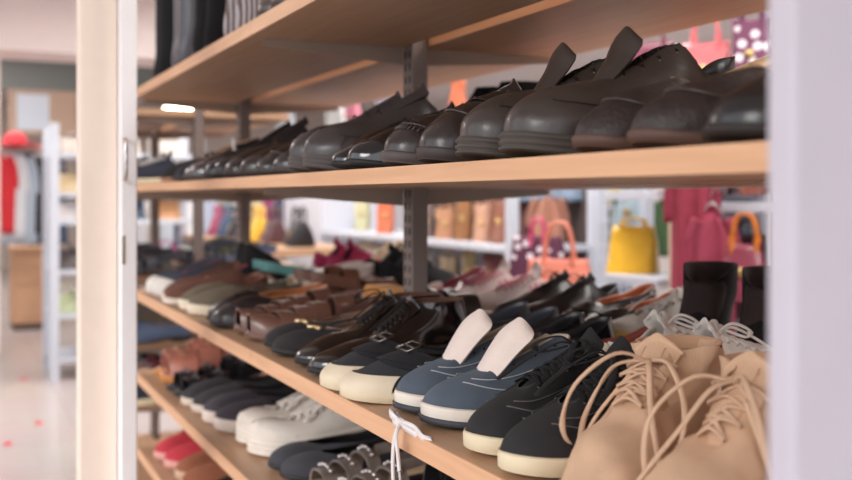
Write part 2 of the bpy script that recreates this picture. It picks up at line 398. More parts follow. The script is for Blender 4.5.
def oxford(side, up=(30, 27, 27), upk='leather', sole=(28, 25, 24), n=4, L=.29, W=.048, toe='almond', cap=True, hh=.022, th=.008, lin=(90, 70, 55), lace=(20, 18, 18), bow=2, chunky=False, apron=False, toe_h=.038, zc_=.075, zi=.09, chev=None, tg=.016, slouch=.003, open_tongue=False, tpath=None, ta=.55, ws=.005, eyel=(110, 100, 85)):
    if chunky: l = Last(side=side, L=L, W=W, toe=toe, hh=.012, th=.020, thh=.024, xo1=.64, ta=ta, wc=.029, ws=ws, zc=zc_ + .018, zs=.075, zi=zi + .012, zt=.082, toe_h=toe_h, bul=.006, spring=.008, slouch=slouch)
    else: l = Last(side=side, L=L, W=W, toe=toe, hh=hh, th=th, xo1=.64, ta=ta, wc=.028, ws=ws, zc=zc_ - .012, zs=.05, zi=zi, zt=.068, toe_h=toe_h, bul=.003, slouch=slouch)
    P = Parts()
    P.add('upper', l.upper(), M(up, upk)); P.add('lining', l.lining(), M(lin, 'leather'))
    P.add('sole', l.sole(ribs(3, .0015, .003) if chunky else [(-.001, 0), (.004, .2), (.004, .8), (.0015, 1)]), M(sole, 'rubber'))
    P.add('heel', l.heel(.27, .97), M(sole, 'rubber'))
    P.add('tongue', tongue(l, tg, .018 if not tpath else .030, lean=.0, ctrlp=tpath), M(up, upk))
    if n:
        mb, _ = lace_rows(l, n, ta + .02, .88, .0014, .6, bow=bow, cross=not cap); P.add('laces', mb, M(lace, 'lace')); P.add('eyelets', eyelets(l, n, ta + .02, .88, .0018), M(eyel, 'metal'))
    for sg in (1, -1):
        a, b = sg * l.u_of(ta - .1), sg * l.u_of(.99)
        P.add('quarter', l.patch(min(a, b), max(a, b), .38, .99, .0010), M(up, upk))
    if cap: P.add('toe_cap', l.patch(-.25, .25, 0, lambda u: .42 - 1.0 * u * u, .0012, 24), M(up, 'patent' if upk == 'patent' else upk))
    if apron:
        mb = MB(); mb.tube([l.P(lerp(-.52, .52, i / 40), .46 - .5 * (i / 20 - 1)**2 * .5, .0012) for i in range(41)], .0016, 5)
        for i in range(1, 30):
            u = lerp(-.45, .45, i / 30); mb.tube([l.P(u, .36 - .2 * (u / .45)**2, .0012), l.P(u, .50 - .2 * (u / .45)**2, .002)], .0011, 4)
        P.add('apron_seam', mb, M(tuple(min(255, c + 22) for c in up), 'leather'))
    if chev: P.add('side_trim', l.patch(.45, .62, .1, .6, .002), M(chev, 'metal')); P.add('side_trim', l.patch(-.62, -.45, .1, .6, .002), M(chev, 'metal'))
    P.last = l; return P

def loafer(side, up=(34, 32, 34), upk='leather', sole=(30, 27, 26), L=.27, W=.045, toe='round', th=.008, thh=None, hh=.012, lin=(120, 95, 75), throat=.60, low=False, strap=None, gore=None, orn=None, bow=None,
           toe_h=.036, fox=0, apron=None, heelh=None, zc_=.064, wc=.027, solecol2=None, toecap=None, mule=False, zt=None, slouch=.0018, penny=None, pulled=None):
    l = Last(side=side, L=L, W=W, toe=toe, th=th, thh=thh, hh=hh, foxing=fox, xo0=.03, xo1=throat, tc=.40, ta=1.0, wc=wc, ws=0, zc=zc_, zs=.048 if not low else .04, zi=.056 if not low else .042,
             zt=zt or (.068 if not low else .046), toe_h=toe_h, bul=.004, slouch=slouch, umax=.62 if mule else 1.0)
    P = Parts(); P.add('upper', l.upper(umax=l.umax), M(up, upk))
    if not mule: P.add('lining', l.lining(), M(lin, 'leather'))
    else:
        mb = MB(); us = [-1 + 2 * i / 48 for i in range(48)]; mb.grid([[Vector((*l.xy(u, -.004 - q).xy, l.zf(l.tt(u)) + .001 + q * .3)) for u in us] for q in (0, .01, .02)], close_u=True)
        mb.f.append(tuple(96 + i for i in range(48))); mb.sm.append(False); P.add('insole', mb, M(lin, 'leather'))
    P.add('sole', l.sole(flatbottom=bool(fox) or hh < .004), M(sole, 'rubber'))
    if hh > .004: P.add('heel', l.heel(.27, .95 if hh < .035 else .6), M(sole, 'rubber'))
    if pulled: P.add('insole', MB().sheet([[Vector((x, q * .023, z - .004 * q * q)) for q in (-1, -.5, 0, .5, 1)] for x, z in ((.155, .060), (.13, .068), (.10, .078), (.07, .088), (.04, .098))], .003), M(pulled, 'leather'))
    if apron:
        mb = MB(); mb.tube([l.P(lerp(-.55, .55, i / 40), .5 - .3 * (i / 20 - 1)**2, .0012) for i in range(41)], .0014, 5); P.add('apron_seam', mb, M(apron, 'leather'))
    if penny: P.add('saddle_strap', l.patch(-.6, .6, lambda u: .72 + .0 * u, lambda u: .93, .002, 30), M(penny, 'leather'))
    if toecap: P.add('toe_cap', l.patch(-.285, .285, 0, lambda u: .36 + 1.0 * u * u, .0016, 26), M(toecap, 'rubber'))
    if strap:   # crossing elastic straps with a sliding buckle
        for q in (0, 1): P.add('elastic_strap', l.patch(-.72, .72, (lambda u: .66 + .20 * u) if q else (lambda u: .66 - .20 * u), (lambda u: .90 + .10 * u) if q else (lambda u: .90 - .10 * u), .002 + .0012 * q, 36), M(strap, 'cloth'))
        c = l.P(0, .97, .004); mb = MB()
        mb.tube([c + Vector((.012, -.02, -.002)), c + Vector((.012, .02, -.002)), c + Vector((-.012, .02, .006)), c + Vector((-.012, -.02, .006)), c + Vector((.012, -.02, -.002))], .002, 5); mb.tube([c + Vector((0, -.02, .002)), c + Vector((0, .02, .002))], .003, 5, .5)
        P.add('buckle', mb, M((120, 116, 112), 'metal'))
    if gore: 
        for sg in (1, -1): P.add('elastic_gore', l.patch(sg * .56 if sg > 0 else -.66, sg * .66 if sg > 0 else -.56, .45, .99, .0012, 6), M(gore, 'cloth'))
    if orn:
        mb = MB(); rnd = random.Random(3); u0 = 0
        for k in range(9):
            c = l.P(lerp(-.16, .16, k / 8), .8 + .06 * rnd.random(), .003); mb.ball(c, .005 + .003 * rnd.random(), 1, 1, .6, 4)
        P.add('ornament', mb, M(orn, 'metal'))
    if bow:
        c = l.P(0, .93, .003); mb = MB(); mb.ball(c, .004)
        for sg in (1, -1): mb.tube(catmull([c, c + Vector((.004, sg * .010, .005)), c + Vector((.002, sg * .02, .001)), c + Vector((-.003, sg * .010, -.001)), c], 4), .0025, 5, .6)
        P.add('bow', mb, M(bow, 'patent'))
    P.last = l; return P

def boot(side, up=BLACK, upk='leather', sole=(28, 26, 26), H=.19, L=.28, W=.048, toe='round', hh=.0, th=.012, heel_h=.0, laces=None, slouch=0.0, wc=.040, x0=.02, xs=.42, zt=.08, wrap=None, lin=None, welt=None, zipc=None, ruff=None, slit=False, mat=None, lacr=.0015, tgc=None, toe_h=.04, thh=None):
    l = Last(side=side, L=L, W=W, toe=toe, hh=heel_h, th=th, thh=thh, xo0=x0, xo1=.60 if (laces or wrap or slit) else xs, tc=.45 if not (laces or wrap) else .38, ta=.66 if (laces or wrap or slit) else 1.0, wc=wc, ws=.012 if wrap else .008, zc=H, zs=H, zi=H, zt=zt if (laces or wrap or slit) else H, toe_h=toe_h, bul=.006, slouch=slouch)
    if not (laces or wrap or slit):
        base_P = l.P
        def P2(u, v, off=0, l=l):
            # shaft without a slot: foot first, then straight up
            if off:
                e = .012; a = P2(u + e, v) - P2(u - e, v); v1 = min(v + e, 1); v0 = max(v - e, 0); b = P2(u, v1) - P2(u, v0); n = a.cross(b); n = n.normalized() if n.length > 1e-12 else Vector((0, 0, 1)); return P2(u, v) + n * off
            k = sm((.5 - abs(u)) / .4); S = l.xy(u, -.001); t = l.tt(u); S = Vector((S.x, S.y, l.zf(t) - .002)); o = l.O(u)
            zk = lerp(l.zf(t) + .05, l.zf(t) + toe_h * 1.0, k)
            A = Vector((o.x, o.y, .085 + l.hh * .7)) + (S - Vector((o.x, o.y, S.z))) * .05
            if v < .5:
                w_ = v / .5; out = (l.xy(u, .01) - l.xy(u)).normalized(); zf = l.zf(t)
                C = Vector((lerp(A.x, S.x, .5), lerp(A.y, S.y, .5), lerp(A.z - .03, zf + toe_h * 1.25, k)))
                p = bez(S, S + out * .006 + Vector((0, 0, lerp(.03, toe_h * 1.1, k))), C, A, w_)
            else: p = A.lerp(o, (v - .5) / .5)
            if l.slouch and v > .05: p = p + noise.noise_vector(Vector((p.x * 18, p.y * 18 + l.side * 3, p.z * 26))) * l.slouch
            return p
        l.P = P2
    P = Parts(); mat = mat or M(up, upk)
    P.add('upper', l.upper(60, 22), mat); P.add('lining', l.lining(), M(lin or tuple(int(c * .7) for c in up), 'cloth'))
    P.add('sole', l.sole(flatbottom=heel_h < .004), M(sole, 'rubber'))
    if heel_h > .004: P.add('heel', l.heel(.28, .9), M(sole, 'rubber'))
    if laces or wrap: P.add('tongue', tongue(l, .015, .026, back=.004), M(tgc or up, upk))
    if laces:
        mb, _ = lace_rows(l, 7, .67, .92, .0016, .7, bow=2); P.add('laces', mb, M(laces, 'lace')); P.add('eyelets', eyelets(l, 7, .67, .92), M((90, 85, 80), 'metal'))
    if wrap:
        mb, pts = lace_rows(l, 5, .70, .97, .0032, .55, bow=None, arch=.007, vv=.9, off=.006)
        c = (pts[0][0] + pts[0][1]) / 2 + Vector((.006, 0, .004)); g = side
        for A in ([(0, 0, 0), (.03, -.022 * g, .010), (.062, -.050 * g, -.02), (.066, -.062 * g, -.062), (.045, -.058 * g, -.085), (.03, -.040 * g, -.05), (.012, -.015 * g, -.012)],
                  [(0, 0, 0), (.02, .03 * g, .004), (.045, .058 * g, -.03), (.060, .056 * g, -.07), (.085, .030 * g, -.085), (.095, .0, -.080)],
                  [(0, 0, .002), (.012, -.03 * g, -.004), (.010, -.052 * g, -.03), (.030, -.058 * g, -.06), (.070, -.040 * g, -.078)],
                  [(0, 0, .002), (.024, .012 * g, -.005), (.05, .026 * g, -.035), (.075, .045 * g, -.07), (.09, .058 * g, -.095)]):
            mb.tube(catmull([c + Vector(q) for q in A], 6), .0032, 6, .6)
        P.add('laces', mb, M(tuple(min(255, k + 12) for k in up), 'lace'))
    if welt:
        mb = MB()
        for i in range(46):
            u = lerp(-.62, .62, i / 45); a = l.P(u, .02, .001); b = l.P(u, .085, .002); mb.tube([a, b], .0011, 4)
        mb.tube([l.P(lerp(-.7, .7, i / 60), .10, .001) for i in range(61)], .0013, 5)
        P.add('whipstitch', mb, M(welt, 'lace'))
    if ruff: P.add('cuff', l.upper(60, 3, v0=.9, v1=1, off=.004), M(ruff, 'fur'))
    if zipc: P.add('zip', l.patch(.62, .66, .2, .97, .001, 4, 20), M(zipc, 'metal'))
    P.last = l; return P

def sandal(side, col=(110, 75, 60), solec=(60, 45, 38), inner=(150, 110, 85), bands=((.62, .80, .036), (.42, .56, .05)), back=True, L=.26, W=.044, th=.014, thh=.022, hh=0., kind='leather', orn=None, buckle=None, toe='round', thick=.0028, heelk=None):
    l = Last(side=side, L=L, W=W, th=th, thh=thh, hh=hh, toe=toe, zc=.05)
    P = Parts(); P.add('sole', l.sole(flatbottom=hh < .004), M(solec, 'rubber'))
    if hh > .004: P.add('heel', l.heel(.25, .7), M(solec, 'rubber'))
    mb = MB(); us = [-1 + 2 * i / 48 for i in range(48)]
    mb.grid([[Vector((*l.xy(u, -q).xy, l.zf(l.tt(u)) + zz)) for u in us] for q, zz in ((.001, -.001), (.002, .002), (.008, .0025), (.018, .0025))], close_u=True)
    o = 144; n = 48
    for i in range(n // 2):
        f = tuple(dict.fromkeys((o + i, o + i + 1, o + (n - i - 1) % n, o + (n - i) % n)))
        if len(f) > 2: mb.f.append(f); mb.sm.append(True)
    P.add('footbed', mb, M(inner, 'leather'))
    for (a, b, h) in bands: P.add('strap', l.strap(a, b, h, th=thick), M(col, kind))
    if back:
        rows = []
        for i in range(25):
            u = lerp(.56, 1.44, i / 24); uu = u if u <= 1 else u - 2; p = l.xy(uu, .001); t = l.tt(uu)
            rows.append([Vector((p.x, p.y, l.zf(t) + lerp(.0, .045, k) * (1 if 1 else 0) + .012 * sin(pi * i / 24))) for k in (.55, .75, 1)])
        P.add('heel_strap', MB().sheet(rows, .0025), M(col, kind))
    if orn:
        for (a, b, h) in bands:
            mb = MB()
            for k in range(5):
                ang = pi * (.3 + .1 * k); x = (a + b) / 2; ww = l.w(math.acos(2 * x - 1) / pi)
                mb.ball((x * l.L, l.cy(x) - ww * cos(ang), l.zf(x) + h * sin(ang)**.8 + .003), .0045, 1, 1, .7, 4)
            P.add('ornament', mb, M(orn, 'metal'))
    if buckle:
        a, b, h = bands[-1]; x = (a + b) / 2; ww = l.w(math.acos(2 * x - 1) / pi); y = l.cy(x) + side * -ww * .8; z = l.zf(x) + h * .6; X = x * l.L; mb = MB()
        mb.tube([(X - .01, y, z - .008), (X + .01, y, z - .008), (X + .01, y, z + .008), (X - .01, y, z + .008), (X - .01, y, z - .008)], .0015, 5); P.add('buckle', mb, M(buckle, 'metal'))
    P.last = l; return P

# ------------------------------------------------------------------ placing shoes
Z = {1: .325, 2: .038, 3: -.283, 4: -.528, 5: -.748}
GROUP = {1: 'boots and shoes on the top shelf', 2: 'dark shoes on the second shelf', 3: 'shoes on the middle shelf', 4: 'shoes on the lower shelf', 5: 'shoes on the bottom shelf'}
def put(fn, kw, name, cat, sh, s, d, label, side=1, yaw=0, sz=None, back=False, dz=0, pitch=0, roll=0, group=None):
    key = (fn.__name__, str(sorted(kw.items(), key=str)), side)
    if key not in _CACHE: _CACHE[key] = fn(side, **kw)
    P = _CACHE[key]; L = P.last.L
    ang = (-pi / 2 if not back else pi / 2) + R(yaw); toe = W3(s, d, Z[sh] + .0012 + dz)
    loc = toe - Vector((cos(ang), sin(ang), 0)) * L if not back else toe
    root = empty(name, loc, ang, label, cat, group or GROUP[sh]); root.rotation_euler = (R(roll), R(pitch), ang); root.scale.z = sz or {2: 1.1}.get(sh, 1)
    made = []
    for nm, me, par, lab in P.items:
        o = bpy.data.objects.new(nm, me); COL.objects.link(o); o.parent = made[par] if par is not None else root
        if lab: o['label'] = lab
        if nm == 'logo':
            l = P.last; c = l.P(.9, .45, .003); o.location = c; o.rotation_euler = (R(90), 0, R(180))
        made.append(o)
    return root
def pair(fn, kw, name, cat, sh, s1, s2, d, desc, a, b, yaw=(0, 0), d2=None, **k):
    if yaw == (0, 0):
        g = random.Random(desc); yaw = (g.uniform(-4, 5), g.uniform(-4, 5)); d2 = d + g.uniform(-.006, .008); d = d + g.uniform(-.004, .01)
        if sh == 3 and s1 > 1.95 and d > .75: k.setdefault('sz', 1.25)
    # s1 is the one further along towards the cream pillar; a / b name what each stands beside
    put(fn, kw, name, cat, sh, s1, d, desc + ' ' + a, 1, yaw[0], **k)
    put(fn, kw, name, cat, sh, s2, d2 if d2 is not None else d, desc + ' ' + b, -1, yaw[1], **k)

# ---- middle shelf, front row (from the white upright at the near end to the cream pillar)
TAN = (206, 170, 140)
pair(boot, dict(up=TAN, upk='suede', sole=(190, 150, 115), H=.127, L=.28, W=.047, slouch=.009, wc=.045, x0=.02, zt=.078, toe_h=.036, wrap=True, welt=(228, 190, 152), th=.008, tgc=TAN, lin=(190, 150, 120)),
     'suede_boot', 'boot', 3, .75, .633, .503, 'tan suede moccasin boot with long loose laces', 'beside the black canvas sneaker', 'beside the white end upright', yaw=(26, 23), d2=.495)
pair(sneaker, dict(up=(38, 36, 38), upk='canvas', sole=(228, 212, 180), lace=(24, 24, 26), tong=(34, 32, 34), lin=(60, 55, 52), stitchc=(120, 116, 112), th=.015, thh=.022, fox=.005, n=6, lr=.0046, lflat=.22, bow=5, toe_h=.034, W=.047, L=.28, toe='round'),
     'canvas_sneaker', 'sneaker', 3, .966, .858, .508, 'black canvas sneaker with cream rubber sole and black ribbon laces', 'touching the navy sneaker', 'touching the tan suede boot', yaw=(12, 24))
pair(sneaker, dict(up=(80, 90, 102), upk='suede', sole=(232, 222, 210), sole2=(60, 62, 70), tong=(238, 220, 210), lin=(196, 182, 164), stitchc=(196, 200, 205), th=.018, thh=.029, fox=.006, n=6, top=.034, tw=.037, tpath=((.226, .052), (.206, .074), (.188, .097), (.172, .115), (.157, .128)),  toe_h=.036, W=.05, L=.29, puff=.006, tlean=.0, wedge2=.5),
     'navy_sneaker', 'sneaker', 3, 1.197, 1.098, .524, 'laceless navy sneaker with white tongue and white striped midsole', 'leaning on the cream toe cap', 'beside the black canvas sneaker', yaw=(5, 6))
pair(loafer, dict(up=(48, 48, 52), upk='canvas', sole=(226, 208, 178), L=.285, W=.048, th=.013, thh=.02, hh=0, fox=.003, throat=.64, strap=(34, 34, 37), toecap=(226, 210, 184), toe_h=.027, lin=(40, 38, 38)),
     'slip_on_shoe', 'shoe', 3, 1.385, 1.29, .485, 'black slip-on with crossed elastic straps and cream rubber toe', 'beside the black patent shoe', 'under the navy sneaker toe', yaw=(-2, -2))
pair(boot, dict(up=(26, 22, 22), upk='patent', sole=(30, 26, 26), L=.285, W=.047, H=.098, heel_h=.012, th=.010, wc=.034, x0=.03, zt=.058, laces=(34, 28, 26), lin=(96, 66, 54), toe_h=.030, slouch=.003),
     'patent_lace_up', 'shoe', 3, 1.595, 1.487, .51, 'glossy black lace-up with high open collar', 'beside the black suede flat', 'beside the cream toed slip-on')
pair(loafer, dict(up=(44, 40, 42), upk='suede', sole=(36, 33, 34), L=.27, W=.046, hh=.014, orn=(240, 215, 165), low=True, throat=.64, th=.010, toe_h=.034, lin=(150, 120, 100)),
     'suede_flat', 'shoe', 3, 1.81, 1.708, .515, 'black suede flat with gold ornament on the toe', 'beside the brown fisherman sandal', 'beside the glossy lace-up shoe')
BR = (112, 78, 66)
pair(sandal, dict(col=BR, solec=(120, 90, 78), inner=(66, 44, 40), bands=((.80, .985, .040), (.68, .80, .048), (.56, .68, .056), (.44, .56, .062), (.26, .40, .072)), L=.285, W=.051, th=.012, thh=.018, thick=.003, buckle=(150, 130, 110)),
     'fisherman_sandal', 'sandal', 3, 2.03, 1.92, .525, 'brown leather closed toe fisherman sandal', 'beside the black loafer', 'beside the gold-trimmed suede flat')
pair(loafer, dict(up=(52, 47, 50), upk='leather', sole=(46, 42, 44), L=.28, W=.047, hh=.016, throat=.62, penny=(40, 36, 38), apron=(60, 55, 58), lin=(205, 130, 80), toe_h=.042, chunky=None) if False else dict(up=(52, 47, 50), upk='leather', sole=(46, 42, 44), L=.28, W=.047, hh=.016, throat=.62, penny=(40, 36, 38), apron=(70, 64, 68), lin=(205, 130, 80), toe_h=.042),
     'penny_loafer', 'shoe', 3, 2.25, 2.145, .51, 'black penny loafer with orange insole', 'beside the olive slip-on', 'beside the fisherman sandal')
pair(loafer, dict(up=(112, 102, 86), upk='canvas', sole=(238, 224, 200), L=.29, W=.048, hh=0, th=.018, thh=.022, fox=.006, throat=.64, gore=(80, 72, 62), lin=(90, 80, 70), toe='almond'),
     'olive_slip_on', 'shoe', 3, 2.505, 2.39, .505, 'olive canvas slip-on with a white rubber sole', 'beside the brown suede shoe', 'beside the black penny loafer')
pair(oxford, dict(up=(108, 72, 60), upk='suede', sole=(230, 216, 200), L=.285, W=.047, cap=False, hh=.006, th=.016, lace=(88, 60, 50), n=4, lin=(180, 120, 100)),
     'brown_suede_shoe', 'shoe', 3, 2.75, 2.64, .502, 'brown suede lace-up on a white sole', 'beside the dark denim sneaker', 'beside the olive slip-on')
pair(sneaker, dict(up=(58, 66, 84), upk='canvas', sole=(225, 218, 212), lace=(60, 64, 76), lin=(170, 90, 90), toecap=(228, 222, 214), th=.018, thh=.022, bow=0),
     'denim_sneaker', 'sneaker', 3, 2.965, 2.86, .505, 'dark denim sneaker with white rubber toe', 'close to the cream pillar', 'beside the brown suede lace-up')
# a white lace tied in a bow, hanging over the shelf edge
mb = MB(); c = W3(1.105, .488, -.272)
X = Vector((1, 0, 0)); Y = Vector((0, 1, 0)); Zv = Vector((0, 0, 1)); e = c
def q(x, y, z): return c + Vector((x * 1.15, y, z * 1.02))
for pts in ([q(0, 0, 0), q(-.014, -.003, .006), q(-.032, .004, .004), q(-.034, .008, -.003), q(-.018, .002, -.004), q(0, 0, 0)],
            [q(0, 0, 0), q(.018, .010, -.004), q(.038, .010, -.010), q(.048, .016, -.0125), q(.026, .012, -.012), q(0, 0, -.003)],
            [q(0, 0, 0), q(-.024, .000, .004), q(-.038, .012, .002), q(-.020, .012, -.006), q(0, 0, 0)],
            [q(0, 0, 0), q(.002, -.008, -.016), q(-.001, -.009, -.045), q(.001, -.009, -.078)],
            [q(0, 0, 0), q(.006, -.008, -.014), q(.012, -.009, -.034), q(.016, -.009, -.052)]):
    mb.tube(catmull(pts, 7), .0058, 6, .42, up=Vector((.3, 1, .2)))
mb.ball(c, .0065, 1.1, 1, .9)
lc = build('shoelace', mb, M((236, 228, 226), 'lace')); tag(lc, 'white shoelace tied in a bow dangling over the middle shelf edge', 'shoelace')
t1 = MB(); t1.tube([q(.001, -.009, -.078), q(.0015, -.009, -.096)], .0016, 6); t1.tube([q(.016, -.009, -.052), q(.0185, -.009, -.064)], .0016, 6)
build('lace_tip', t1, M((200, 196, 196), 'plastic'), lc)
# loose loops of the tan boots' laces
for nm, (ss, dd) in (('a', (.80, .60)), ('b', (.672, .59))):
    pass

# ---- middle shelf, second row
def rnd_pair(specs):
    for sp in specs: pair(*sp[:-1], **sp[-1]) if isinstance(sp[-1], dict) and sp[-1].get('_k') is None else pair(*sp)
WHITE = (232, 226, 222)
pair(sneaker, dict(up=(226, 216, 208), upk='leather', sole=(222, 214, 208), lace=(236, 228, 222), lin=(190, 178, 168), counter=(202, 172, 110), th=.03, thh=.038, rib=3, n=6, lr=.0042, bow=7, mud=(205, 190, 176), logo='XE', tong=(230, 222, 214), lflat=.5),
     'white_sneaker', 'sneaker', 3, 1.13, 1.02, .808, 'white sneaker with gold heel panel and thick laces', 'beside the rust lined flats', 'in front of the black ankle boot', back=True, yaw=(6, 4))
pair(loafer, dict(up=(60, 26, 24), upk='leather', sole=(44, 26, 24), L=.25, low=True, throat=.72, hh=.01, lin=(146, 70, 56), wc=.034),
     'rust_flat', 'shoe', 3, 1.335, 1.235, .82, 'dark flat shoe with rust red lining', 'behind the navy sneaker', 'beside the white and gold sneaker', dz=0)
pair(loafer, dict(up=(34, 34, 38), upk='patent', sole=(26, 25, 26), L=.25, low=True, throat=.74, hh=.008, lin=(30, 30, 34), wc=.035),
     'ballet_flat', 'shoe', 3, 1.53, 1.43, .79, 'black patent ballet flat', 'beside the grey lined slip-on', 'beside the rust lined flat')
put(loafer, dict(up=(58, 58, 62), upk='leather', sole=(150, 140, 134), L=.26, low=True, throat=.70, hh=.006, lin=(62, 66, 76), wc=.035),
     'grey_lined_slip_on', 'shoe', 3, 1.73, .79, 'dark shoe with wide grey insole beside the patent ballet flat')
put(loafer, dict(up=(58, 58, 62), upk='leather', sole=(150, 140, 134), L=.26, low=True, throat=.70, hh=.006, lin=(62, 66, 76), wc=.035),
     'grey_lined_slip_on', 'shoe', 3, 1.63, .795, 'dark shoe with wide grey insole squeezed against its twin')
pair(sandal, dict(col=(40, 32, 30), solec=(190, 128, 66), inner=(205, 150, 88), bands=((.55, .82, .045),), back=False, hh=.05, th=.02, heelk=1),
     'wooden_heel_mule', 'sandal', 3, 1.99, 1.885, .79, 'black mule with golden wooden heel', 'beside the pink floral shoe', 'beside the grey lined slip-on', back=True)
FL = dots('pink_floral', (222, 200, 190), (215, 90, 130), 60, .35)
def floral(side):
    P = loafer(side, up=(224, 204, 194), upk='canvas', sole=(235, 225, 215), low=True, throat=.68, hh=0, th=.014, lin=(230, 205, 195))
    P.items[0][1].materials.clear(); P.items[0][1].materials.append(FL); return P
pair(floral, {}, 'floral_slip_on', 'shoe', 3, 2.22, 2.11, .79, 'cream slip-on with pink flowers', 'beside the brown ankle strap shoe', 'beside the wooden heeled mule')
pair(sandal, dict(col=(122, 82, 66), solec=(70, 48, 40), inner=(150, 104, 80), bands=((.50, .80, .05), (.30, .44, .07)), L=.27),
     'brown_sandal', 'sandal', 3, 2.44, 2.33, .79, 'brown broad strap sandal', 'beside the yellow-soled sandal', 'beside the pink floral slip-on', back=True)
pair(sandal, dict(col=(228, 222, 214), solec=(222, 178, 60), inner=(214, 168, 56), bands=((.60, .82, .042), (.40, .52, .05))),
     'white_sandal', 'sandal', 3, 2.66, 2.55, .79, 'white strap sandal with yellow footbed', 'beside the teal trimmed sandal', 'beside the brown broad strap sandal')
pair(sandal, dict(col=(96, 150, 150), solec=(226, 214, 200), inner=(214, 206, 196), bands=((.60, .82, .042), (.42, .55, .05)), orn=(225, 225, 225)),
     'teal_sandal', 'sandal', 3, 2.87, 2.77, .79, 'teal strap sandal on a pale sole', 'beside the black suede pump', 'beside the white and yellow sandal', back=True)
pair(loafer, dict(up=(30, 28, 30), upk='suede', L=.25, W=.042, hh=.05, toe='pointed', low=True, throat=.7, orn=(226, 196, 120), lin=(190, 150, 120)),
     'suede_pump', 'shoe', 3, 3.06, 2.965, .79, 'black suede pump with gold clasp', 'close to the cream pillar', 'beside the teal trimmed sandal', back=True)
# third row, along the far edge of the middle shelf
pair(boot, dict(up=(9, 9, 11), upk='suede', H=.120, L=.25, W=.042, toe='almond', heel_h=.045, wc=.045, x0=.0, xs=.50, th=.006, lin=(60, 50, 50)),
     'ankle_boot', 'boot', 3, 1.25, 1.115, 1.05, 'black suede heeled ankle boot', 'beside the cream and yellow sneaker', 'close to the white end upright', yaw=(38, 38))
put(sneaker, dict(up=(216, 208, 200), upk='canvas', sole=(230, 222, 214), lace=(236, 230, 226), lin=(200, 184, 160), mud=(226, 200, 130), th=.022, thh=.032, n=5, bow=11, counter=(226, 200, 130)),
     'cream_sneaker', 'sneaker', 3, 1.49, 1.055, 'cream sneaker with pale yellow suede panels beside the black ankle boot')
pair(loafer, dict(up=(24, 22, 24), upk='patent', L=.27, W=.046, hh=.03, throat=.6, penny=(24, 22, 24), lin=(170, 96, 60), zc_=.07),
     'patent_loafer', 'shoe', 3, 1.69, 1.585, 1.055, 'black patent heeled loafer with tan lining', 'beside the glossy black lace-up', 'beside the cream and yellow sneaker')
pair(oxford, dict(up=(28, 26, 30), upk='leather', L=.26, W=.05, chunky=True, cap=True, lace=(24, 22, 24), bow=4, zi=.10, lin=(50, 44, 44)),
     'glossy_lace_up', 'shoe', 3, 1.885, 1.785, 1.055, 'bulky glossy black lace-up shoe', 'beside the pink and white sneaker', 'beside the black patent loafer', sz=.88)
pair(sneaker, dict(up=(222, 204, 202), upk='canvas', sole=(216, 204, 196), lace=(224, 150, 160), lin=(214, 170, 172), mud=(214, 190, 184), stripes_=(208, 130, 144), counter=(208, 140, 150), th=.024, thh=.034, n=6, top=.03, bow=0, rib=3),
     'pink_sneaker', 'sneaker', 3, 2.11, 2, 1.055, 'pale pink and white sneaker', 'beside the burgundy pump', 'beside the bulky glossy lace-up', yaw=(16, 10), dz=0)
pair(loafer, dict(up=(104, 34, 50), upk='patent', L=.26, hh=.03, throat=.66, toe='pointed', low=True, lin=(120, 50, 60)),
     'burgundy_pump', 'shoe', 3, 2.34, 2.23, 1.055, 'burgundy pointed pump', 'beside the dark grey suede lace-up', 'beside the pale pink sneaker', yaw=(10, 6))
pair(oxford, dict(up=(36, 36, 42), upk='suede', L=.27, cap=False, lace=(30, 30, 34), lin=(60, 60, 66)),
     'dark_suede_lace_up', 'shoe', 3, 2.65, 2.54, 1.055, 'dark grey suede lace-up', 'beside the cream pearl sandal', 'beside the burgundy pump', back=True)
pair(sandal, dict(col=(224, 206, 180), solec=(200, 170, 140), inner=(220, 190, 160), bands=((.6, .84, .045), (.42, .5, .06)), hh=.04, orn=(235, 220, 200)),
     'cream_sandal', 'sandal', 3, 2.87, 2.765, 1.055, 'cream heeled sandal with pearl trim', 'beside the magenta trainer', 'beside the dark grey suede lace-up')
pair(sneaker, dict(up=(176, 56, 100), upk='canvas', sole=(226, 216, 216), lace=(232, 226, 226), lin=(90, 40, 60), bow=0),
     'magenta_trainer', 'sneaker', 3, 3.09, 2.98, 1.055, 'magenta trainer on a white sole', 'close to the cream pillar', 'beside the cream heeled sandal', back=True)

# ---- second shelf, front row
pair(loafer, dict(up=(34, 31, 33), upk='leather', sole=(40, 32, 30), L=.285, W=.05, hh=.014, th=.008, throat=.60, lin=(205, 160, 100), toe_h=.038, zc_=.07),
     'plain_loafer', 'shoe', 2, .672, .575, .512, 'plain black loafer with tan insole', 'beside the woven loafer', 'at the white end upright') if False else None
put(loafer, dict(up=(34, 31, 33), upk='leather', sole=(40, 32, 30), L=.285, W=.05, hh=.014, th=.008, throat=.60, lin=(212, 168, 108), toe_h=.036, zc_=.09), 'plain_loafer', 'shoe', 2, .568, .51, 'plain black loafer with tan insole at the white end upright', -1)
pair(loafer, dict(up=(52, 42, 40), upk='woven', pulled=(214, 172, 112), sole=(92, 66, 56), L=.285, W=.048, hh=.014, th=.010, throat=.60, toe='almond', apron=(62, 50, 46), lin=(180, 140, 96), toe_h=.034, zc_=.078),
     'woven_loafer', 'shoe', 2, .765, .668, .512, 'dark woven loafer with a glossy sole edge', 'beside the bulky scuffed shoe', 'beside the plain tan-lined loafer', yaw=(.5, .5))
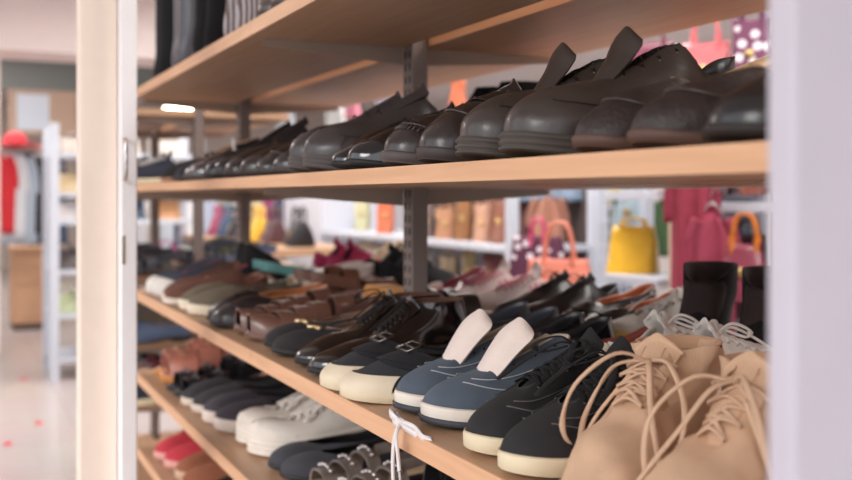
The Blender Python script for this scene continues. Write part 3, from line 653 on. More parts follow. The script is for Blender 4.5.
pair(oxford, dict(up=(60, 51, 47), upk='worn', sole=(72, 64, 58), L=.295, W=.053, chunky=True, cap=False, toe='round', toe_h=.056, zi=.105, zc_=.088, lace=(26, 24, 24), bow=None, tpath=((.20, .078), (.185, .098), (.172, .116), (.164, .132), (.158, .142)), n=4, lin=(48, 42, 42), eyel=(150, 140, 126), ta=.5, ws=.012),
     'bulky_lace_up', 'shoe', 2, .985, .872, .508, 'bulky scuffed grey-brown lace-up with high toe', 'beside the stitched buckle shoe', 'beside the dark woven loafer', sz=1.0, yaw=(.5, .5))
put(loafer, dict(up=(46, 37, 35), upk='leather', sole=(64, 54, 52), L=.29, W=.050, hh=.016, th=.014, throat=.56, apron=(74, 60, 56), lin=(60, 48, 44), toe_h=.046, zc_=.085, penny=(40, 32, 30), zt=.085), 'stitched_loafer', 'shoe', 2, 1.10, .51, 'stitched-toe black loafer with a strap beside the bulky scuffed lace-up', 1)
put(oxford, dict(up=(50, 40, 38), upk='leather', sole=(84, 74, 72), L=.29, W=.050, cap=False, apron=True, hh=.014, th=.014, lace=(28, 24, 24), bow=None, tg=.015, lin=(70, 60, 56), toe_h=.044), 'apron_toe_shoe', 'shoe', 2, 1.21, .51, 'dark apron-toe lace-up beside the glossy patent shoe', 1)
pair(oxford, dict(up=(24, 22, 24), upk='patent', L=.285, W=.045, hh=.014, toe='almond', toe_h=.026, lin=(40, 36, 36), zi=.075, bow=None, cap=True),
     'patent_dress_shoe', 'shoe', 2, 1.41, 1.315, .505, 'slim black patent dress shoe', 'beside the silver-grey toed shoe', 'beside the apron-toe lace-up')
pair(oxford, dict(up=(60, 54, 53), upk='worn', sole=(84, 76, 74), L=.29, W=.050, chunky=True, cap=True, toe_h=.050, lace=(30, 28, 30), bow=None, n=4, lin=(40, 36, 36), zi=.10),
     'grey_toe_shoe', 'shoe', 2, 1.635, 1.522, .512, 'worn grey-black thick-soled lace-up', 'beside the slim moccasin', 'beside the patent dress shoe')
pair(loafer, dict(up=(44, 38, 38), upk='leather', sole=(70, 62, 60), L=.27, W=.044, hh=.010, throat=.62, apron=(80, 70, 70), lin=(70, 56, 50), toe_h=.030),
     'slim_moccasin', 'shoe', 2, 1.84, 1.742, .515, 'slim dark grey moccasin', 'beside the orange-lined loafer', 'beside the thick-soled grey lace-up')
pair(loafer, dict(up=(44, 35, 33), upk='leather', sole=(60, 52, 50), L=.285, W=.047, hh=.014, throat=.62, lin=(206, 136, 60), toe_h=.036, zc_=.08),
     'orange_lined_loafer', 'shoe', 2, 2.06, 1.95, .51, 'dark brown loafer with orange lining', 'beside the black lace-up derby', 'beside the slim moccasin')
pair(oxford, dict(up=(38, 34, 37), upk='leather', sole=(50, 46, 48), L=.29, W=.048, cap=True, lace=(26, 24, 26), bow=None, zi=.10, lin=(60, 48, 44), hh=.02),
     'black_derby', 'shoe', 2, 2.28, 2.165, .51, 'black lace-up derby', 'beside the shiny grey loafer', 'beside the orange-lined loafer')
pair(loafer, dict(up=(66, 60, 64), upk='patent', sole=(80, 74, 74), L=.28, W=.047, hh=.012, throat=.6, lin=(60, 50, 50), penny=(60, 54, 56)),
     'grey_loafer', 'shoe', 2, 2.50, 2.39, .515, 'shiny dark grey loafer', 'beside the price-tagged pump', 'beside the black derby')
pair(loafer, dict(up=(26, 24, 27), upk='suede', sole=(190, 140, 110), L=.27, W=.044, hh=.055, toe='almond', throat=.66, lin=(196, 160, 130), toe_h=.034),
     'tall_pump', 'shoe', 2, 2.93, 2.82, .54, 'black suede pump on a pale wooden sole', 'close to the cream pillar', 'beside the price-tagged pump') 
pair(loafer, dict(up=(50, 46, 52), upk='suede', sole=(50, 46, 48), L=.27, W=.045, hh=.03, toe='almond', throat=.62, lin=(110, 90, 80), toe_h=.036, bow=(30, 28, 30)),
     'tagged_pump', 'shoe', 2, 2.71, 2.605, .525, 'dark grey pump with a small bow', 'with a white price tag', 'beside the shiny grey loafer')
pt = MB(); pt.sheet([[W3(2.73 + .012 * a, .70 + .004 * b, Z[2] + .125 - .05 * b) for a in (-1, 1)] for b in (0, .33, .66, 1)], .0008)
tgo = build('price_tag', pt, M((230, 222, 214), 'plastic')); tag(tgo, 'small white price tag hanging on the dark grey pump', 'price tag')
sg_ = MB(); sg_.tube([W3(2.73, .70, Z[2] + .125), W3(2.725, .705, Z[2] + .145), W3(2.73, .715, Z[2] + .11)], .0008, 4); build('string', sg_, M((190, 180, 175), 'lace'), tgo)
# second shelf, back row
row2 = [(oxford, dict(up=(34, 32, 36), upk='suede', cap=False, zi=.11, zc_=.11, tg=.02, bow=None), 'suede_lace_up', 1.31, 'black suede lace-up'),
        (loafer, dict(up=(44, 40, 44), upk='leather', zc_=.09, hh=.04), 'high_loafer', 1.58, 'charcoal heeled loafer'),
        (oxford, dict(up=(58, 46, 44), upk='leather', zi=.105, chunky=True), 'brown_derby', 2.11, 'dark brown thick-soled derby'),
        (loafer, dict(up=(28, 26, 28), upk='patent', zc_=.08, hh=.03), 'glossy_pump', 2.34, 'glossy black block pump'),
        (oxford, dict(up=(40, 38, 42), upk='leather', zi=.1), 'plain_derby', 2.56, 'plain charcoal derby'),
        (loafer, dict(up=(60, 50, 48), upk='suede', zc_=.08, hh=.02), 'brown_pump', 2.78, 'brown suede pump'),
        (oxford, dict(up=(30, 28, 30), upk='canvas', zi=.1), 'canvas_lace_up', 3.0, 'black canvas lace-up'),
        ]
for fn, kw, nm, s0, ds in row2:
    pair(fn, kw, nm, 'shoe', 2, s0 + .055, s0 - .055, .86, ds, 'at the back of the second shelf, pillar side of its pair', 'at the back of the second shelf, near side of its pair', yaw=(3, -2))
pair(boot, dict(up=(14, 13, 14), upk='suede', H=.10, L=.25, W=.043, heel_h=.02, wc=.036, xs=.44, toe_h=.034), 'low_black_boot', 'boot', 2, 1.135, 1.03, .93, 'low black suede boot', 'beside the black suede lace-up', 'at the white end upright in the back row', back=True, sz=1)
pair(boot, dict(up=(24, 23, 25), upk='suede', H=.20, L=.25, W=.043, wc=.036, xs=.44), 'suede_chelsea_boot', 'boot', 2, 1.93, 1.825, .90, 'black suede ankle-high boot rising above its neighbours', 'beside the brown derby', 'beside the charcoal heeled loafer', sz=1)

# ---- lower shelf
pair(sandal, dict(col=(190, 122, 104), solec=(196, 130, 66), inner=(206, 140, 110), bands=((.64, .92, .06), (.40, .62, .085), (.18, .36, .105)), orn=(214, 170, 140), L=.27, W=.052, th=.02, thh=.03, thick=.006),
     'ornate_sandal', 'sandal', 4, 2.99, 2.875, .53, 'salmon brown chunky sandal with studs', 'close to the cream pillar', 'beside the black studded sandal')
pair(sandal, dict(col=(34, 34, 38), solec=(40, 40, 44), inner=(60, 58, 62), bands=((.7, .9, .04), (.5, .64, .05), (.3, .4, .07)), orn=(120, 124, 132), L=.27),
     'black_studded_sandal', 'sandal', 4, 2.745, 2.645, .52, 'black studded strap sandal', 'beside the salmon brown sandal', 'beside the black plain slip-on')
pair(loafer, dict(up=(58, 56, 60), upk='suede', sole=(226, 210, 196), L=.27, W=.046, hh=0, th=.016, thh=.02, fox=.004, throat=.62, lin=(40, 38, 40)),
     'charcoal_slip_on', 'shoe', 4, 2.54, 2.44, .52, 'charcoal suede slip-on with thin pale sole', 'beside the black studded sandal', 'beside the purple-grey slip-on')
pair(loafer, dict(up=(72, 68, 76), upk='suede', sole=(238, 224, 212), L=.28, W=.049, hh=0, th=.024, thh=.028, fox=.004, throat=.62, lin=(60, 56, 62)),
     'grey_slip_on', 'shoe', 4, 2.335, 2.23, .53, 'purple-grey slip-on with thick white sole', 'beside the thin-soled charcoal slip-on', 'beside the chunky white sneaker')
pair(sneaker, dict(up=(228, 220, 210), upk='leather', sole=(236, 226, 214), lace=(236, 228, 220), lin=(206, 196, 186), th=.036, thh=.044, rib=4, fox=.006, toe_h=.05, W=.056, L=.30, bow=9, top=.03, lr=.004, lflat=.5, counter=(222, 212, 200), mud=(232, 222, 210), zc_=.095),
     'chunky_white_sneaker', 'sneaker', 4, 2.11, 1.99, .545, 'chunky off-white sneaker with ribbed sole', 'beside the purple-grey slip-on', 'beside the charcoal knit flat')
pair(loafer, dict(up=(66, 66, 72), upk='canvas', sole=(48, 46, 50), L=.275, W=.044, hh=.004, th=.01, low=True, throat=.72, lin=(26, 26, 28), toe_h=.036, wc=.033),
     'knit_flat', 'shoe', 4, 1.88, 1.79, .555, 'charcoal knit flat with black inside', 'beside the chunky white sneaker', 'beside the silver sandal')
GL = (150, 138, 132)
pair(sandal, dict(col=GL, kind='glitter', solec=(46, 42, 42), inner=(232, 204, 168), bands=((.80, .92, .034), (.64, .76, .044), (.50, .60, .054)), orn=(236, 232, 232), L=.27, W=.047, th=.014, thh=.02, thick=.004),
     'silver_sandal', 'sandal', 4, 1.68, 1.57, .56, 'glittery silver sandal with beige insole', 'beside the charcoal knit flat', 'beside the black wedge sandal')
pair(sandal, dict(col=(28, 27, 30), solec=(30, 28, 30), inner=(34, 32, 36), bands=((.60, .88, .045), (.3, .42, .07)), hh=.035, L=.27),
     'black_wedge_sandal', 'sandal', 4, 1.45, 1.345, .54, 'black wedge sandal', 'beside the silver sandal', 'beside the black velvet pump')
for s0, fn, kw, nm, ds in ((2.85, loafer, dict(up=(170, 46, 62), upk='leather', lin=(60, 30, 36)), 'red_loafer', 'crimson loafer'), (2.6, sandal, dict(col=(170, 96, 66), inner=(190, 110, 70), solec=(150, 80, 50)), 'rust_sandal', 'rust brown sandal'),
                         (2.35, oxford, dict(up=(38, 40, 46), upk='leather', lin=(50, 50, 56)), 'slate_lace_up', 'slate black lace-up'), (2.1, sneaker, dict(up=(40, 42, 48), lace=(214, 170, 70), lin=(60, 60, 60), sole=(60, 60, 62)), 'yellow_laced_trainer', 'black yellow-laced trainer'),
                         (1.85, loafer, dict(up=(52, 54, 60), upk='suede', hh=.02), 'slate_pump', 'slate suede pump'), (1.6, sandal, dict(col=(90, 120, 124), inner=(120, 130, 132)), 'blue_grey_sandal', 'blue-grey sandal'), (1.35, oxford, dict(up=(32, 30, 34)), 'jet_lace_up', 'jet black lace-up')):
    pair(fn, kw, nm, 'shoe', 4, s0 + .055, s0 - .055, .92, ds, 'at the back of the lower shelf, pillar side of its pair', 'at the back of the lower shelf, near side of its pair', back=(fn is sandal))
# ---- bottom shelf
pair(sneaker, dict(up=(196, 58, 70), upk='canvas', sole=(230, 170, 160), lace=(214, 90, 100), lin=(160, 50, 60), bow=0, th=.014, thh=.018), 'red_sneaker', 'sneaker', 5, 2.90, 2.79, .52, 'red canvas sneaker with pinkish sole', 'close to the cream pillar', 'beside the brown laced shoe')
pair(sneaker, dict(up=(150, 92, 66), upk='suede', sole=(214, 180, 150), lace=(190, 150, 120), lin=(120, 80, 60), bow=0), 'brown_trainer', 'sneaker', 5, 2.67, 2.55, .52, 'brown suede trainer', 'beside the red canvas sneaker', 'beside the dark mule')
pair(loafer, dict(up=(44, 36, 36), upk='leather', lin=(120, 60, 50)), 'dark_loafer', 'shoe', 5, 2.43, 2.32, .53, 'dark brown loafer', 'beside the brown suede trainer', 'beside the black slipper')
pair(boot, dict(up=(22, 22, 26), upk='suede', H=.125, L=.27), 'bottom_boot', 'boot', 5, 3.12, 3.02, .70, 'black suede boot', 'deep on the bottom shelf', 'behind the red canvas sneaker')
pair(sandal, dict(col=(150, 84, 60), inner=(176, 110, 70), solec=(130, 80, 50)), 'chestnut_sandal', 'sandal', 5, 2.8, 2.68, .92, 'chestnut sandal', 'behind the red canvas sneaker', 'behind the brown suede trainer')
# ---- top shelf
STR = stripes('silver_stripes', (176, 170, 176), (96, 74, 62), 34, 'X'); PAT = dots('patchwork', (70, 62, 66), (176, 166, 170), 42, .33)
pair(boot, dict(up=(52, 50, 54), upk='glitter', H=.10, L=.25, heel_h=.0), 'low_glitter_boot', 'boot', 1, 3.08, 2.98, .80, 'low dark glitter boot', 'close to the cream pillar', 'beside the tall black boot')
pair(boot, dict(up=(22, 22, 26), upk='suede', H=.36, L=.26, W=.046, wc=.046, xs=.48), 'tall_black_boot', 'boot', 1, 2.91, 2.81, .51, 'tall black leather boot', 'beside the low glitter boot', 'beside the tall shiny grey boot', back=True)
pair(boot, dict(up=(80, 78, 86), upk='leather', H=.35, L=.26, W=.047, wc=.047, xs=.48), 'tall_grey_boot', 'boot', 1, 2.62, 2.53, .51, 'tall shiny grey boot', 'beside the tall black boot', 'beside the black fur boot', back=True)
pair(boot, dict(up=(22, 21, 24), upk='fur', H=.33, L=.26, W=.047, wc=.048, xs=.48), 'tall_fur_boot', 'boot', 1, 2.34, 2.24, .51, 'tall fuzzy black boot', 'beside the tall shiny grey boot', 'beside the striped boot', back=True)
pair(boot, dict(up=(160, 150, 150), H=.33, L=.26, W=.047, wc=.046, xs=.48, mat=STR), 'striped_boot', 'boot', 1, 2.08, 1.98, .51, 'tall boot with silver and brown stripes', 'beside the fuzzy black boot', 'beside the worn grey dress shoe', back=True)
pair(oxford, dict(up=(84, 72, 68), upk='worn', sole=(70, 60, 58), lin=(190, 110, 76), toe_h=.045, chunky=True), 'worn_dress_shoe', 'shoe', 1, 1.86, 1.75, .52, 'worn grey-brown lace-up', 'beside the striped boot', 'beside the shiny brown lace-up')
pair(oxford, dict(up=(70, 58, 56), upk='leather', sole=(60, 52, 50), lin=(150, 96, 70)), 'shiny_brown_lace_up', 'shoe', 1, 1.64, 1.53, .52, 'shiny dark brown lace-up', 'beside the worn grey-brown shoe', 'alone toward the near end')

# ------------------------------------------------------------------ the shelving unit
WOOD = wood('shelf_wood', (190, 154, 124), .42); WOODE = wood('shelf_edge', (224, 176, 138), .5, contrast=.14)
def rel(mb): mb.v = [tuple(Vector(p) - U0) for p in mb.v]; return mb
def board(s0, s1, d0, d1, ztop, th=.024, dz=0):
    mb = rel(MB().box(-s1, -s0, d0 + .003, d1, CAMZ + ztop - th + dz, CAMZ + ztop + dz)); b = build('shelf_board', mb, WOOD, unit, .0008)
    mb = rel(MB().box(-s1, -s0, d0, d0 + .003, CAMZ + ztop - th + dz, CAMZ + ztop + dz)); build('edge_strip', mb, WOODE, b)
    return b
POST = M((126, 112, 106), 'paint'); BRK = M((166, 148, 134), 'paint')
SLOT = M((14, 13, 13), 'paint'); SLOT.node_tree.nodes['Principled BSDF'].inputs['Specular IOR Level'].default_value = 0
def shelving(sa, sb, mids, joints2, label):
    global unit, U0
    unit = empty('shelving_unit', W3((sa + sb) / 2, .833, -CAMZ), 0, label, 'shelving', 'wooden shoe shelving units'); U0 = Vector(unit.location)
    for k, th in ((1, .026), (2, .021), (3, .026), (4, .026), (5, .026)):
        cuts = [sa] + (mids if k != 2 else joints2) + [sb]
        for a, b in zip(cuts, cuts[1:]):
            board(a + .001, b - .001, .497, .814, Z[k], th); board(a + .001, b - .001, .852, 1.18 if k == 1 else 1.31, Z[k], th)
    board(sa, sb, .497, .814, -1.08, .03); board(sa, sb, .852, 1.31, -1.08, .03)
    for s0 in [sa + .025] + mids + [sb - .025]:
        p = build('post', rel(MB().box(-s0 - .022, -s0 + .022, .816, .850, 0, CAMZ + .34)), POST, unit, .002)
        mb = MB()
        for i in range(60):
            zz = .1 + i * .025
            for dx in (-.010, .010): mb.box(-s0 + dx - .002, -s0 + dx + .002, .8152, .8159, zz, zz + .014)
        build('slot', rel(mb), SLOT, p)['kind'] = 'stuff'
        for k in Z:
            for (d0, d1) in ((.816, .53), (.850, 1.16)):
                zt = CAMZ + Z[k] - (.021 if k == 2 else .026) - .0006; h0, h1 = .034, .012; dx = -.0225
                vs = [(-s0 + dx - .0012, d0, zt), (-s0 + dx - .0012, d0, zt - h0), (-s0 + dx - .0012, d1, zt - h1), (-s0 + dx - .0012, d1, zt)]
                vs += [(x + .0024, y, z) for x, y, z in vs]
                mb = MB().add(vs, [(0, 1, 2, 3), (7, 6, 5, 4), (0, 4, 5, 1), (1, 5, 6, 2), (2, 6, 7, 3), (3, 7, 4, 0)], False)
                build('bracket', rel(mb), BRK, unit)
shelving(.455, 3.14, [1.81], [1.91, 2.43], 'open wooden shoe shelving unit with slotted metal posts, nearer of two')
shelving(3.74, 4.68, [], [], 'open wooden shoe shelving unit with slotted metal posts, farther of two')

# ---- shoes on the farther unit
FARC = [((40, 38, 42), 'black'), ((96, 66, 56), 'chocolate'), ((70, 84, 108), 'denim blue'), ((150, 140, 130), 'stone grey'), ((120, 50, 66), 'maroon'), ((186, 150, 116), 'camel'), ((60, 62, 70), 'graphite'), ((210, 200, 190), 'off-white'), ((88, 92, 74), 'moss green'), ((140, 96, 70), 'cognac'), ((34, 36, 50), 'midnight blue'), ((176, 110, 120), 'dusty rose')]
FARK = [(loafer, {}, 'loafer', 'far_loafer'), (sneaker, dict(lace=(200, 196, 190), bow=None), 'sneaker', 'far_sneaker'), (oxford, dict(bow=None), 'lace-up', 'far_lace_up'), (sandal, None, 'sandal', 'far_sandal')]
n_ = 0
for sh, rows_ in ((3, ((.52, 'front row'), (.86, 'middle row'))), (2, ((.52, 'front row'), (.87, 'back row'))), (4, ((.52, 'front row'),)), (5, ((.52, 'front row'),))):
    for d_, rn in rows_:
        for k_ in range(4):
            c_, cn = FARC[(n_ * 5 + k_) % 12]; fn, kw, kn, nm = FARK[(n_ + k_ * 3 + sh) % (4 if sh > 2 else 3)]; n_ += 1
            kw = dict(col=c_, inner=tuple(int(x * .8) for x in c_)) if kw is None else dict(kw, up=c_)
            s_ = 4.56 - k_ * .245; w_ = {2: 'second', 3: 'middle', 4: 'lower', 5: 'bottom'}[sh]
            at_ = ('by its far post', 'just past its middle', 'just before its middle', 'by its near post')[k_]
            pair(fn, kw, nm.replace('far_', ''), 'shoe', sh, s_, s_ - .11, d_, '%s %s of the farther unit, %s shelf, %s' % (cn, kn, w_, rn), at_ + ', first', at_ + ', second', group='shoes on the farther unit')
pair(boot, dict(up=(20, 20, 24), upk='suede', H=.17, L=.26, W=.045), 'far_black_boot'.replace('far_', 'plain_'), 'boot', 3, 3.55, 3.44, .60, 'plain black boot', 'standing between the two shelving units, farther', 'standing between the two shelving units, nearer') if False else None

# ------------------------------------------------------------------ the room
def S(name, x0, x1, y0, y1, z0, z1, mat, bevel=0): return struct(name, MB().box(x0, x1, y0, y1, z0, z1), mat, bevel)
def tiles():
    m = bpy.data.materials.new('glossy_tiles'); m.use_nodes = True; nt = m.node_tree; b = nt.nodes['Principled BSDF']
    tc = nt.nodes.new('ShaderNodeTexCoord'); br = nt.nodes.new('ShaderNodeTexBrick'); br.offset = 0; br.inputs['Scale'].default_value = 1
    br.inputs['Brick Width'].default_value = .6; br.inputs['Row Height'].default_value = .6; br.inputs['Mortar Size'].default_value = .004
    br.inputs['Color1'].default_value = (*[lin(x) for x in (206, 197, 195)], 1); br.inputs['Color2'].default_value = (*[lin(x) for x in (202, 192, 189)], 1); br.inputs['Mortar'].default_value = (*[lin(x) for x in (190, 176, 170)], 1)
    n = nt.nodes.new('ShaderNodeTexNoise'); n.inputs['Scale'].default_value = 2.2; n.inputs['Detail'].default_value = 6
    mx = nt.nodes.new('ShaderNodeMix'); mx.data_type = 'RGBA'; mx.blend_type = 'MULTIPLY'; mx.inputs[0].default_value = .15
    nt.links.new(tc.outputs['Object'], br.inputs['Vector']); nt.links.new(tc.outputs['Object'], n.inputs['Vector'])
    nt.links.new(br.outputs['Color'], mx.inputs[6]); nt.links.new(n.outputs['Color'], mx.inputs[7]); nt.links.new(mx.outputs[2], b.inputs['Base Color'])
    b.inputs['Roughness'].default_value = .22; return m
WALL = M((226, 220, 222), 'paint'); CEIL = M((214, 208, 208), 'paint'); CREAM = M((250, 232, 216), 'paint')
S('floor', -19, 1.6, -2.5, 8, -.05, 0, tiles()); S('ground', -30, 25, -25, -2.5, -.1, -.01, M((120, 114, 110), 'paint')); S('ground_side', 1.6, 25, -2.5, 20, -.1, -.01, M((120, 114, 110), 'paint'))
S('ceiling', -19, 1.6, -2.2, 8, 2.9, 2.95, CEIL)
S('wall_back', -19, 1.6, 7.9, 8, 0, 2.9, WALL)
S('wall_far', -19.1, -19, -2.5, 8, 0, 2.9, M((206, 196, 190), 'paint'))
S('wall_left', -19, -3.3, -2.3, -2.2, 0, 2.9, WALL)
# the shop front: cream pillar with the white door stile, and the white upright at the near end
S('wall_pillar', -2.10, -2.04, .222, .2925, 0, 2.9, CREAM, .003)
dr = S('door_1', -2.06, -2.0, .2935, .3245, 0.01, 2.6, M((250, 246, 246), 'paint'), .003)
hm = MB(); hx, hy, hz = -1.995, .2985, 1.322
hm.tube(catmull([(hx, hy, hz + .04), (hx + .014, hy, hz + .038), (hx + .022, hy, hz + .025), (hx + .024, hy, hz), (hx + .022, hy, hz - .025), (hx + .014, hy, hz - .038), (hx, hy, hz - .04)], 4), .004, 8)
build('door_handle', hm, M((214, 208, 206), 'metal'), dr)
hm = MB().box(-1.9998, -1.9985, .296, .301, 1.12, 1.175); build('lock_plate', hm, M((170, 150, 130), 'metal'), dr)
S('trim_1', -.38, -.362, .3686, .4120, 0, 2.9, M((200, 193, 203), 'paint'), .002)
S('trim_2', -.38, -.36, .4125, .60, 0, 2.9, M((226, 208, 196), 'paint'), .002)
S('wall_right', 1.6, 1.7, 1.6, 8, 0, 2.9, WALL)
# ceiling beam and mezzanine down the aisle
S('ceiling_beam', -9.2, -8.6, -2.2, 1.9, 2.42, 2.9, M((240, 226, 222), 'paint'))
S('wall_mezzanine', -12.1, -12, -2.2, 3.0, 2.45, 2.9, M((110, 116, 114), 'paint'))
S('wall_panel', -12.1, -12.0, .55, 1.27, 1.95, 2.449, M((176, 150, 132), 'paint'))
S('trim_3', -8.8, -8.68, .22, .34, 0, 2.42, M((236, 222, 214), 'paint'))

# lamps
def tube_lamp(s, d, h, L, label, along='s', k=14):
    x, y, z = W3(s, d, h); a, b = (L / 2, .03) if along == 's' else (.03, L / 2)
    o = empty('ceiling_lamp', (x, y, z), 0, label, 'lamp', 'long ceiling lamps')
    build('housing', MB().box(-a - .02, a + .02, -b - .02, b + .02, .02, .05), M((230, 228, 226), 'paint'), o)
    t = MB().tube([(-a if along == 's' else 0, 0 if along == 's' else -b, 0), (a if along == 's' else 0, 0 if along == 's' else b, 0)], .018, 8); build('lamp_tube', t, emis('lamp_glow', (255, 236, 205), k), o)
    build('hanger', MB().box(-.005, .005, -.005, .005, .05, max(.06, 2.9 - z)), M((200, 200, 200), 'metal'), o)
tube_lamp(14.6, 2.97, 1.27, .44, 'bright tube lamp seen between the top two shelves', 'd', 22)
tube_lamp(14.6, 3.29, 1.27, .10, 'short bright lamp beside the longer tube lamp', 'd', 22)
def area(name, loc, sx, sy, power, col, rot=(0, 0, 0)):
    l = bpy.data.lights.new(name, 'AREA'); l.shape = 'RECTANGLE'; l.size = sx; l.size_y = sy; l.energy = power; l.color = col
    o = bpy.data.objects.new(name, l); COL.objects.link(o); o.location = loc; o.rotation_euler = rot; return o
for i, (x, y) in enumerate([(-1.2, 1.9), (-3.8, 1.9), (-6.6, 1.9), (-2.4, 4.6), (-6, 4.6), (-9.5, 4.6), (-10, .3), (-6.2, -.9), (-14, 1), (-14, 5)]):
    area('ceiling_panel_light', (x, y, 2.88), 1.6, 1.0, 60, (1, .95, .9))
sl = bpy.data.lights.new('daylight', 'SUN'); sl.energy = 1.3; sl.angle = R(24); sl.color = (1, .97, .93)
so = bpy.data.objects.new('daylight', sl); COL.objects.link(so); so.rotation_euler = Vector((-.45, .80, -.42)).to_track_quat('-Z', 'Y').to_euler()
w = bpy.data.worlds.new('sky'); sc.world = w; w.use_nodes = True
bg = w.node_tree.nodes['Background']; bg.inputs['Color'].default_value = (.93, .95, 1.0, 1); bg.inputs['Strength'].default_value = 1.75

# ------------------------------------------------------------------ goods beyond the unit
def at(u, v, d):   # a point at depth d across the shelves that is seen in direction u, v
    s = s_at(u, d); return s, d, h_at(v, s, d)
def bag(name, s, d, h, w, ht, dep, col, label, kind='leather', handle=None, hh=.16, taper=.95, mat=None, rz=0, strapc=None, flap=False, cat='bag', group='bags on the racks', hw=.25, clasp=True):
    o = empty(name, W3(s, d, h), R(rz), label, cat, group); mb = MB(); rows = []; n = 28; m = mat or M(col, kind)
    for k, (zz, f) in enumerate([(0, .90), (.02, .985), (.15, 1.03), (.4, 1.02), (.7, .97), (.93, taper), (1, taper * .985)]):
        r = []
        for i in range(n):
            a = 2 * pi * i / n; cx = abs(cos(a))**.45 * (1 if cos(a) > 0 else -1); cy_ = abs(sin(a))**.45 * (1 if sin(a) > 0 else -1)
            df = dep * .5 * (1 - .72 * zz**1.3); wob = .012 * noise.noise(Vector((cos(a) * 2 + s, sin(a) * 2, zz * 4)))
            r.append(Vector((cx * w * .5 * f + wob, cy_ * df + wob, zz * ht + (.012 * sin(pi * (cx + 1) / 2) * -1 if zz > .9 else 0))))
        rows.append(r)
    mb.grid(rows, close_u=True); mb.f += [tuple(reversed(range(n))), tuple(range(6 * n, 7 * n))]; mb.sm += [False, False]
    b = build('bag_body', mb, m, o)
    hc = M(handle or col, 'leather')
    for sg in (-1, 1):
        y = sg * dep * .14; t = MB().tube(catmull([(-w * hw, y, ht * .80), (-w * hw * .97, y, ht + hh * .35), (-w * hw * .6, y, ht + hh * .9), (0, y, ht + hh), (w * hw * .6, y, ht + hh * .9), (w * hw * .97, y, ht + hh * .35), (w * hw, y, ht * .80)], 5), .009, 6, .6)
        build('handle', t, hc, o)
    if flap: build('flap', MB().sheet([[Vector((q * w * .5 * taper, -dep * (.16 + .30 * k), ht * (1 - .5 * k) + .01)) for q in (-1, -.5, 0, .5, 1)] for k in (0, .33, .66, 1)], .006), m, o)
    if clasp: build('clasp', MB().ball((0, -dep * .40, ht * .5), .016, 1, .4, 1, 5), M((206, 178, 120), 'metal'), o)
    return o
def garment(name, s, d, h, w, ht, col, label, mat=None, rz=0, cat='garment', group='hanging clothes', kind='cloth'):
    # hangs from h downward
    o = empty(name, W3(s, d, h - ht), R(rz), label, cat, group); mb = MB(); rows = []; n = 32; ph = s * 7.1
    for k in range(11):
        f = k / 10; ww = w * (.30 + .70 * sm(f / .16)) * (1 + .10 * f); r = []
        for i in range(n):
            a = 2 * pi * i / n; dd = (.018 + .035 * f) * (1 + .5 * sin(5 * a + ph) + .3 * sin(9 * a + ph * 2) * f)
            r.append(Vector((cos(a) * ww * .5, sin(a) * dd, ht * (1 - f) - .015 * abs(cos(a)) * (1 - f))))
        rows.append(r)
    mb.grid(rows, close_u=True, flip=True); mb.f += [tuple(range(n)), tuple(reversed(range(10 * n, 11 * n)))]; mb.sm += [False, False]
    g = build('fabric', mb, mat or M(col, kind), o)
    for sg in (-1, 1):
        sl = MB(); sl.tube(catmull([(sg * w * .36, 0, ht * .95), (sg * w * .50, 0, ht * .8), (sg * w * .54, .01, ht * .55)], 4), lambda t: .035 - .01 * t, 8, .6)
        build('sleeve', sl, mat or M(col, kind), o)
    hg = MB(); hg.tube(catmull([(-w * .3, 0, ht * .96), (0, 0, ht + .03), (w * .3, 0, ht * .96)], 4), .005, 5); hg.tube(catmull([(0, 0, ht + .03), (0, 0, ht + .07), (.018, 0, ht + .085), (.02, 0, ht + .065)], 4), .002, 5)
    build('hanger', hg, M((190, 186, 186), 'metal'), o)
    return o
WM = M((206, 212, 224), 'paint')
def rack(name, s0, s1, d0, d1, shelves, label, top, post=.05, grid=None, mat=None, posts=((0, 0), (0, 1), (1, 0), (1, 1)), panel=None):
    mat = mat or WM; o = empty(name, W3(s0, d0, -CAMZ), 0, label, 'rack', 'white shop racks'); O = Vector(o.location)
    def L(mb): mb.v = [tuple(Vector(p) - O) for p in mb.v]; return mb
    for a, b in posts:
        s = (s0, s1)[a]; d = (d0, d1)[b]; build('post', L(MB().box(-s - post / 2, -s + post / 2, d - post / 2, d + post / 2, 0, top)), mat, o, .003)
    for h in shelves: build('shelf', L(MB().box(-s1, -s0, d0, d1, CAMZ + h - .03, CAMZ + h)), mat, o, .002)
    if panel: build('shaded_gap_sheet', L(MB().box(-s1, -s0, d1 + .001, d1 + .012, .12, top)), M(panel, 'cloth'), o)  # added sheet; its colour stands in for shade and goods in the gaps
    if grid:
        mb = MB()
        for i in range(int((s1 - s0) / .06) + 1): x = -s0 - i * .06; mb.box(x - .003, x + .003, d1 - .06, d1 - .054, .3, top)
        for i in range(int((top - .3) / .06) + 1): z = .3 + i * .06; mb.box(-s1, -s0, d1 - .054, d1 - .048, z - .003, z + .003)
        g = build('wire_grid', L(mb), mat, o); g['kind'] = 'stuff'
    return o
D0 = 2.35; D1 = 2.85
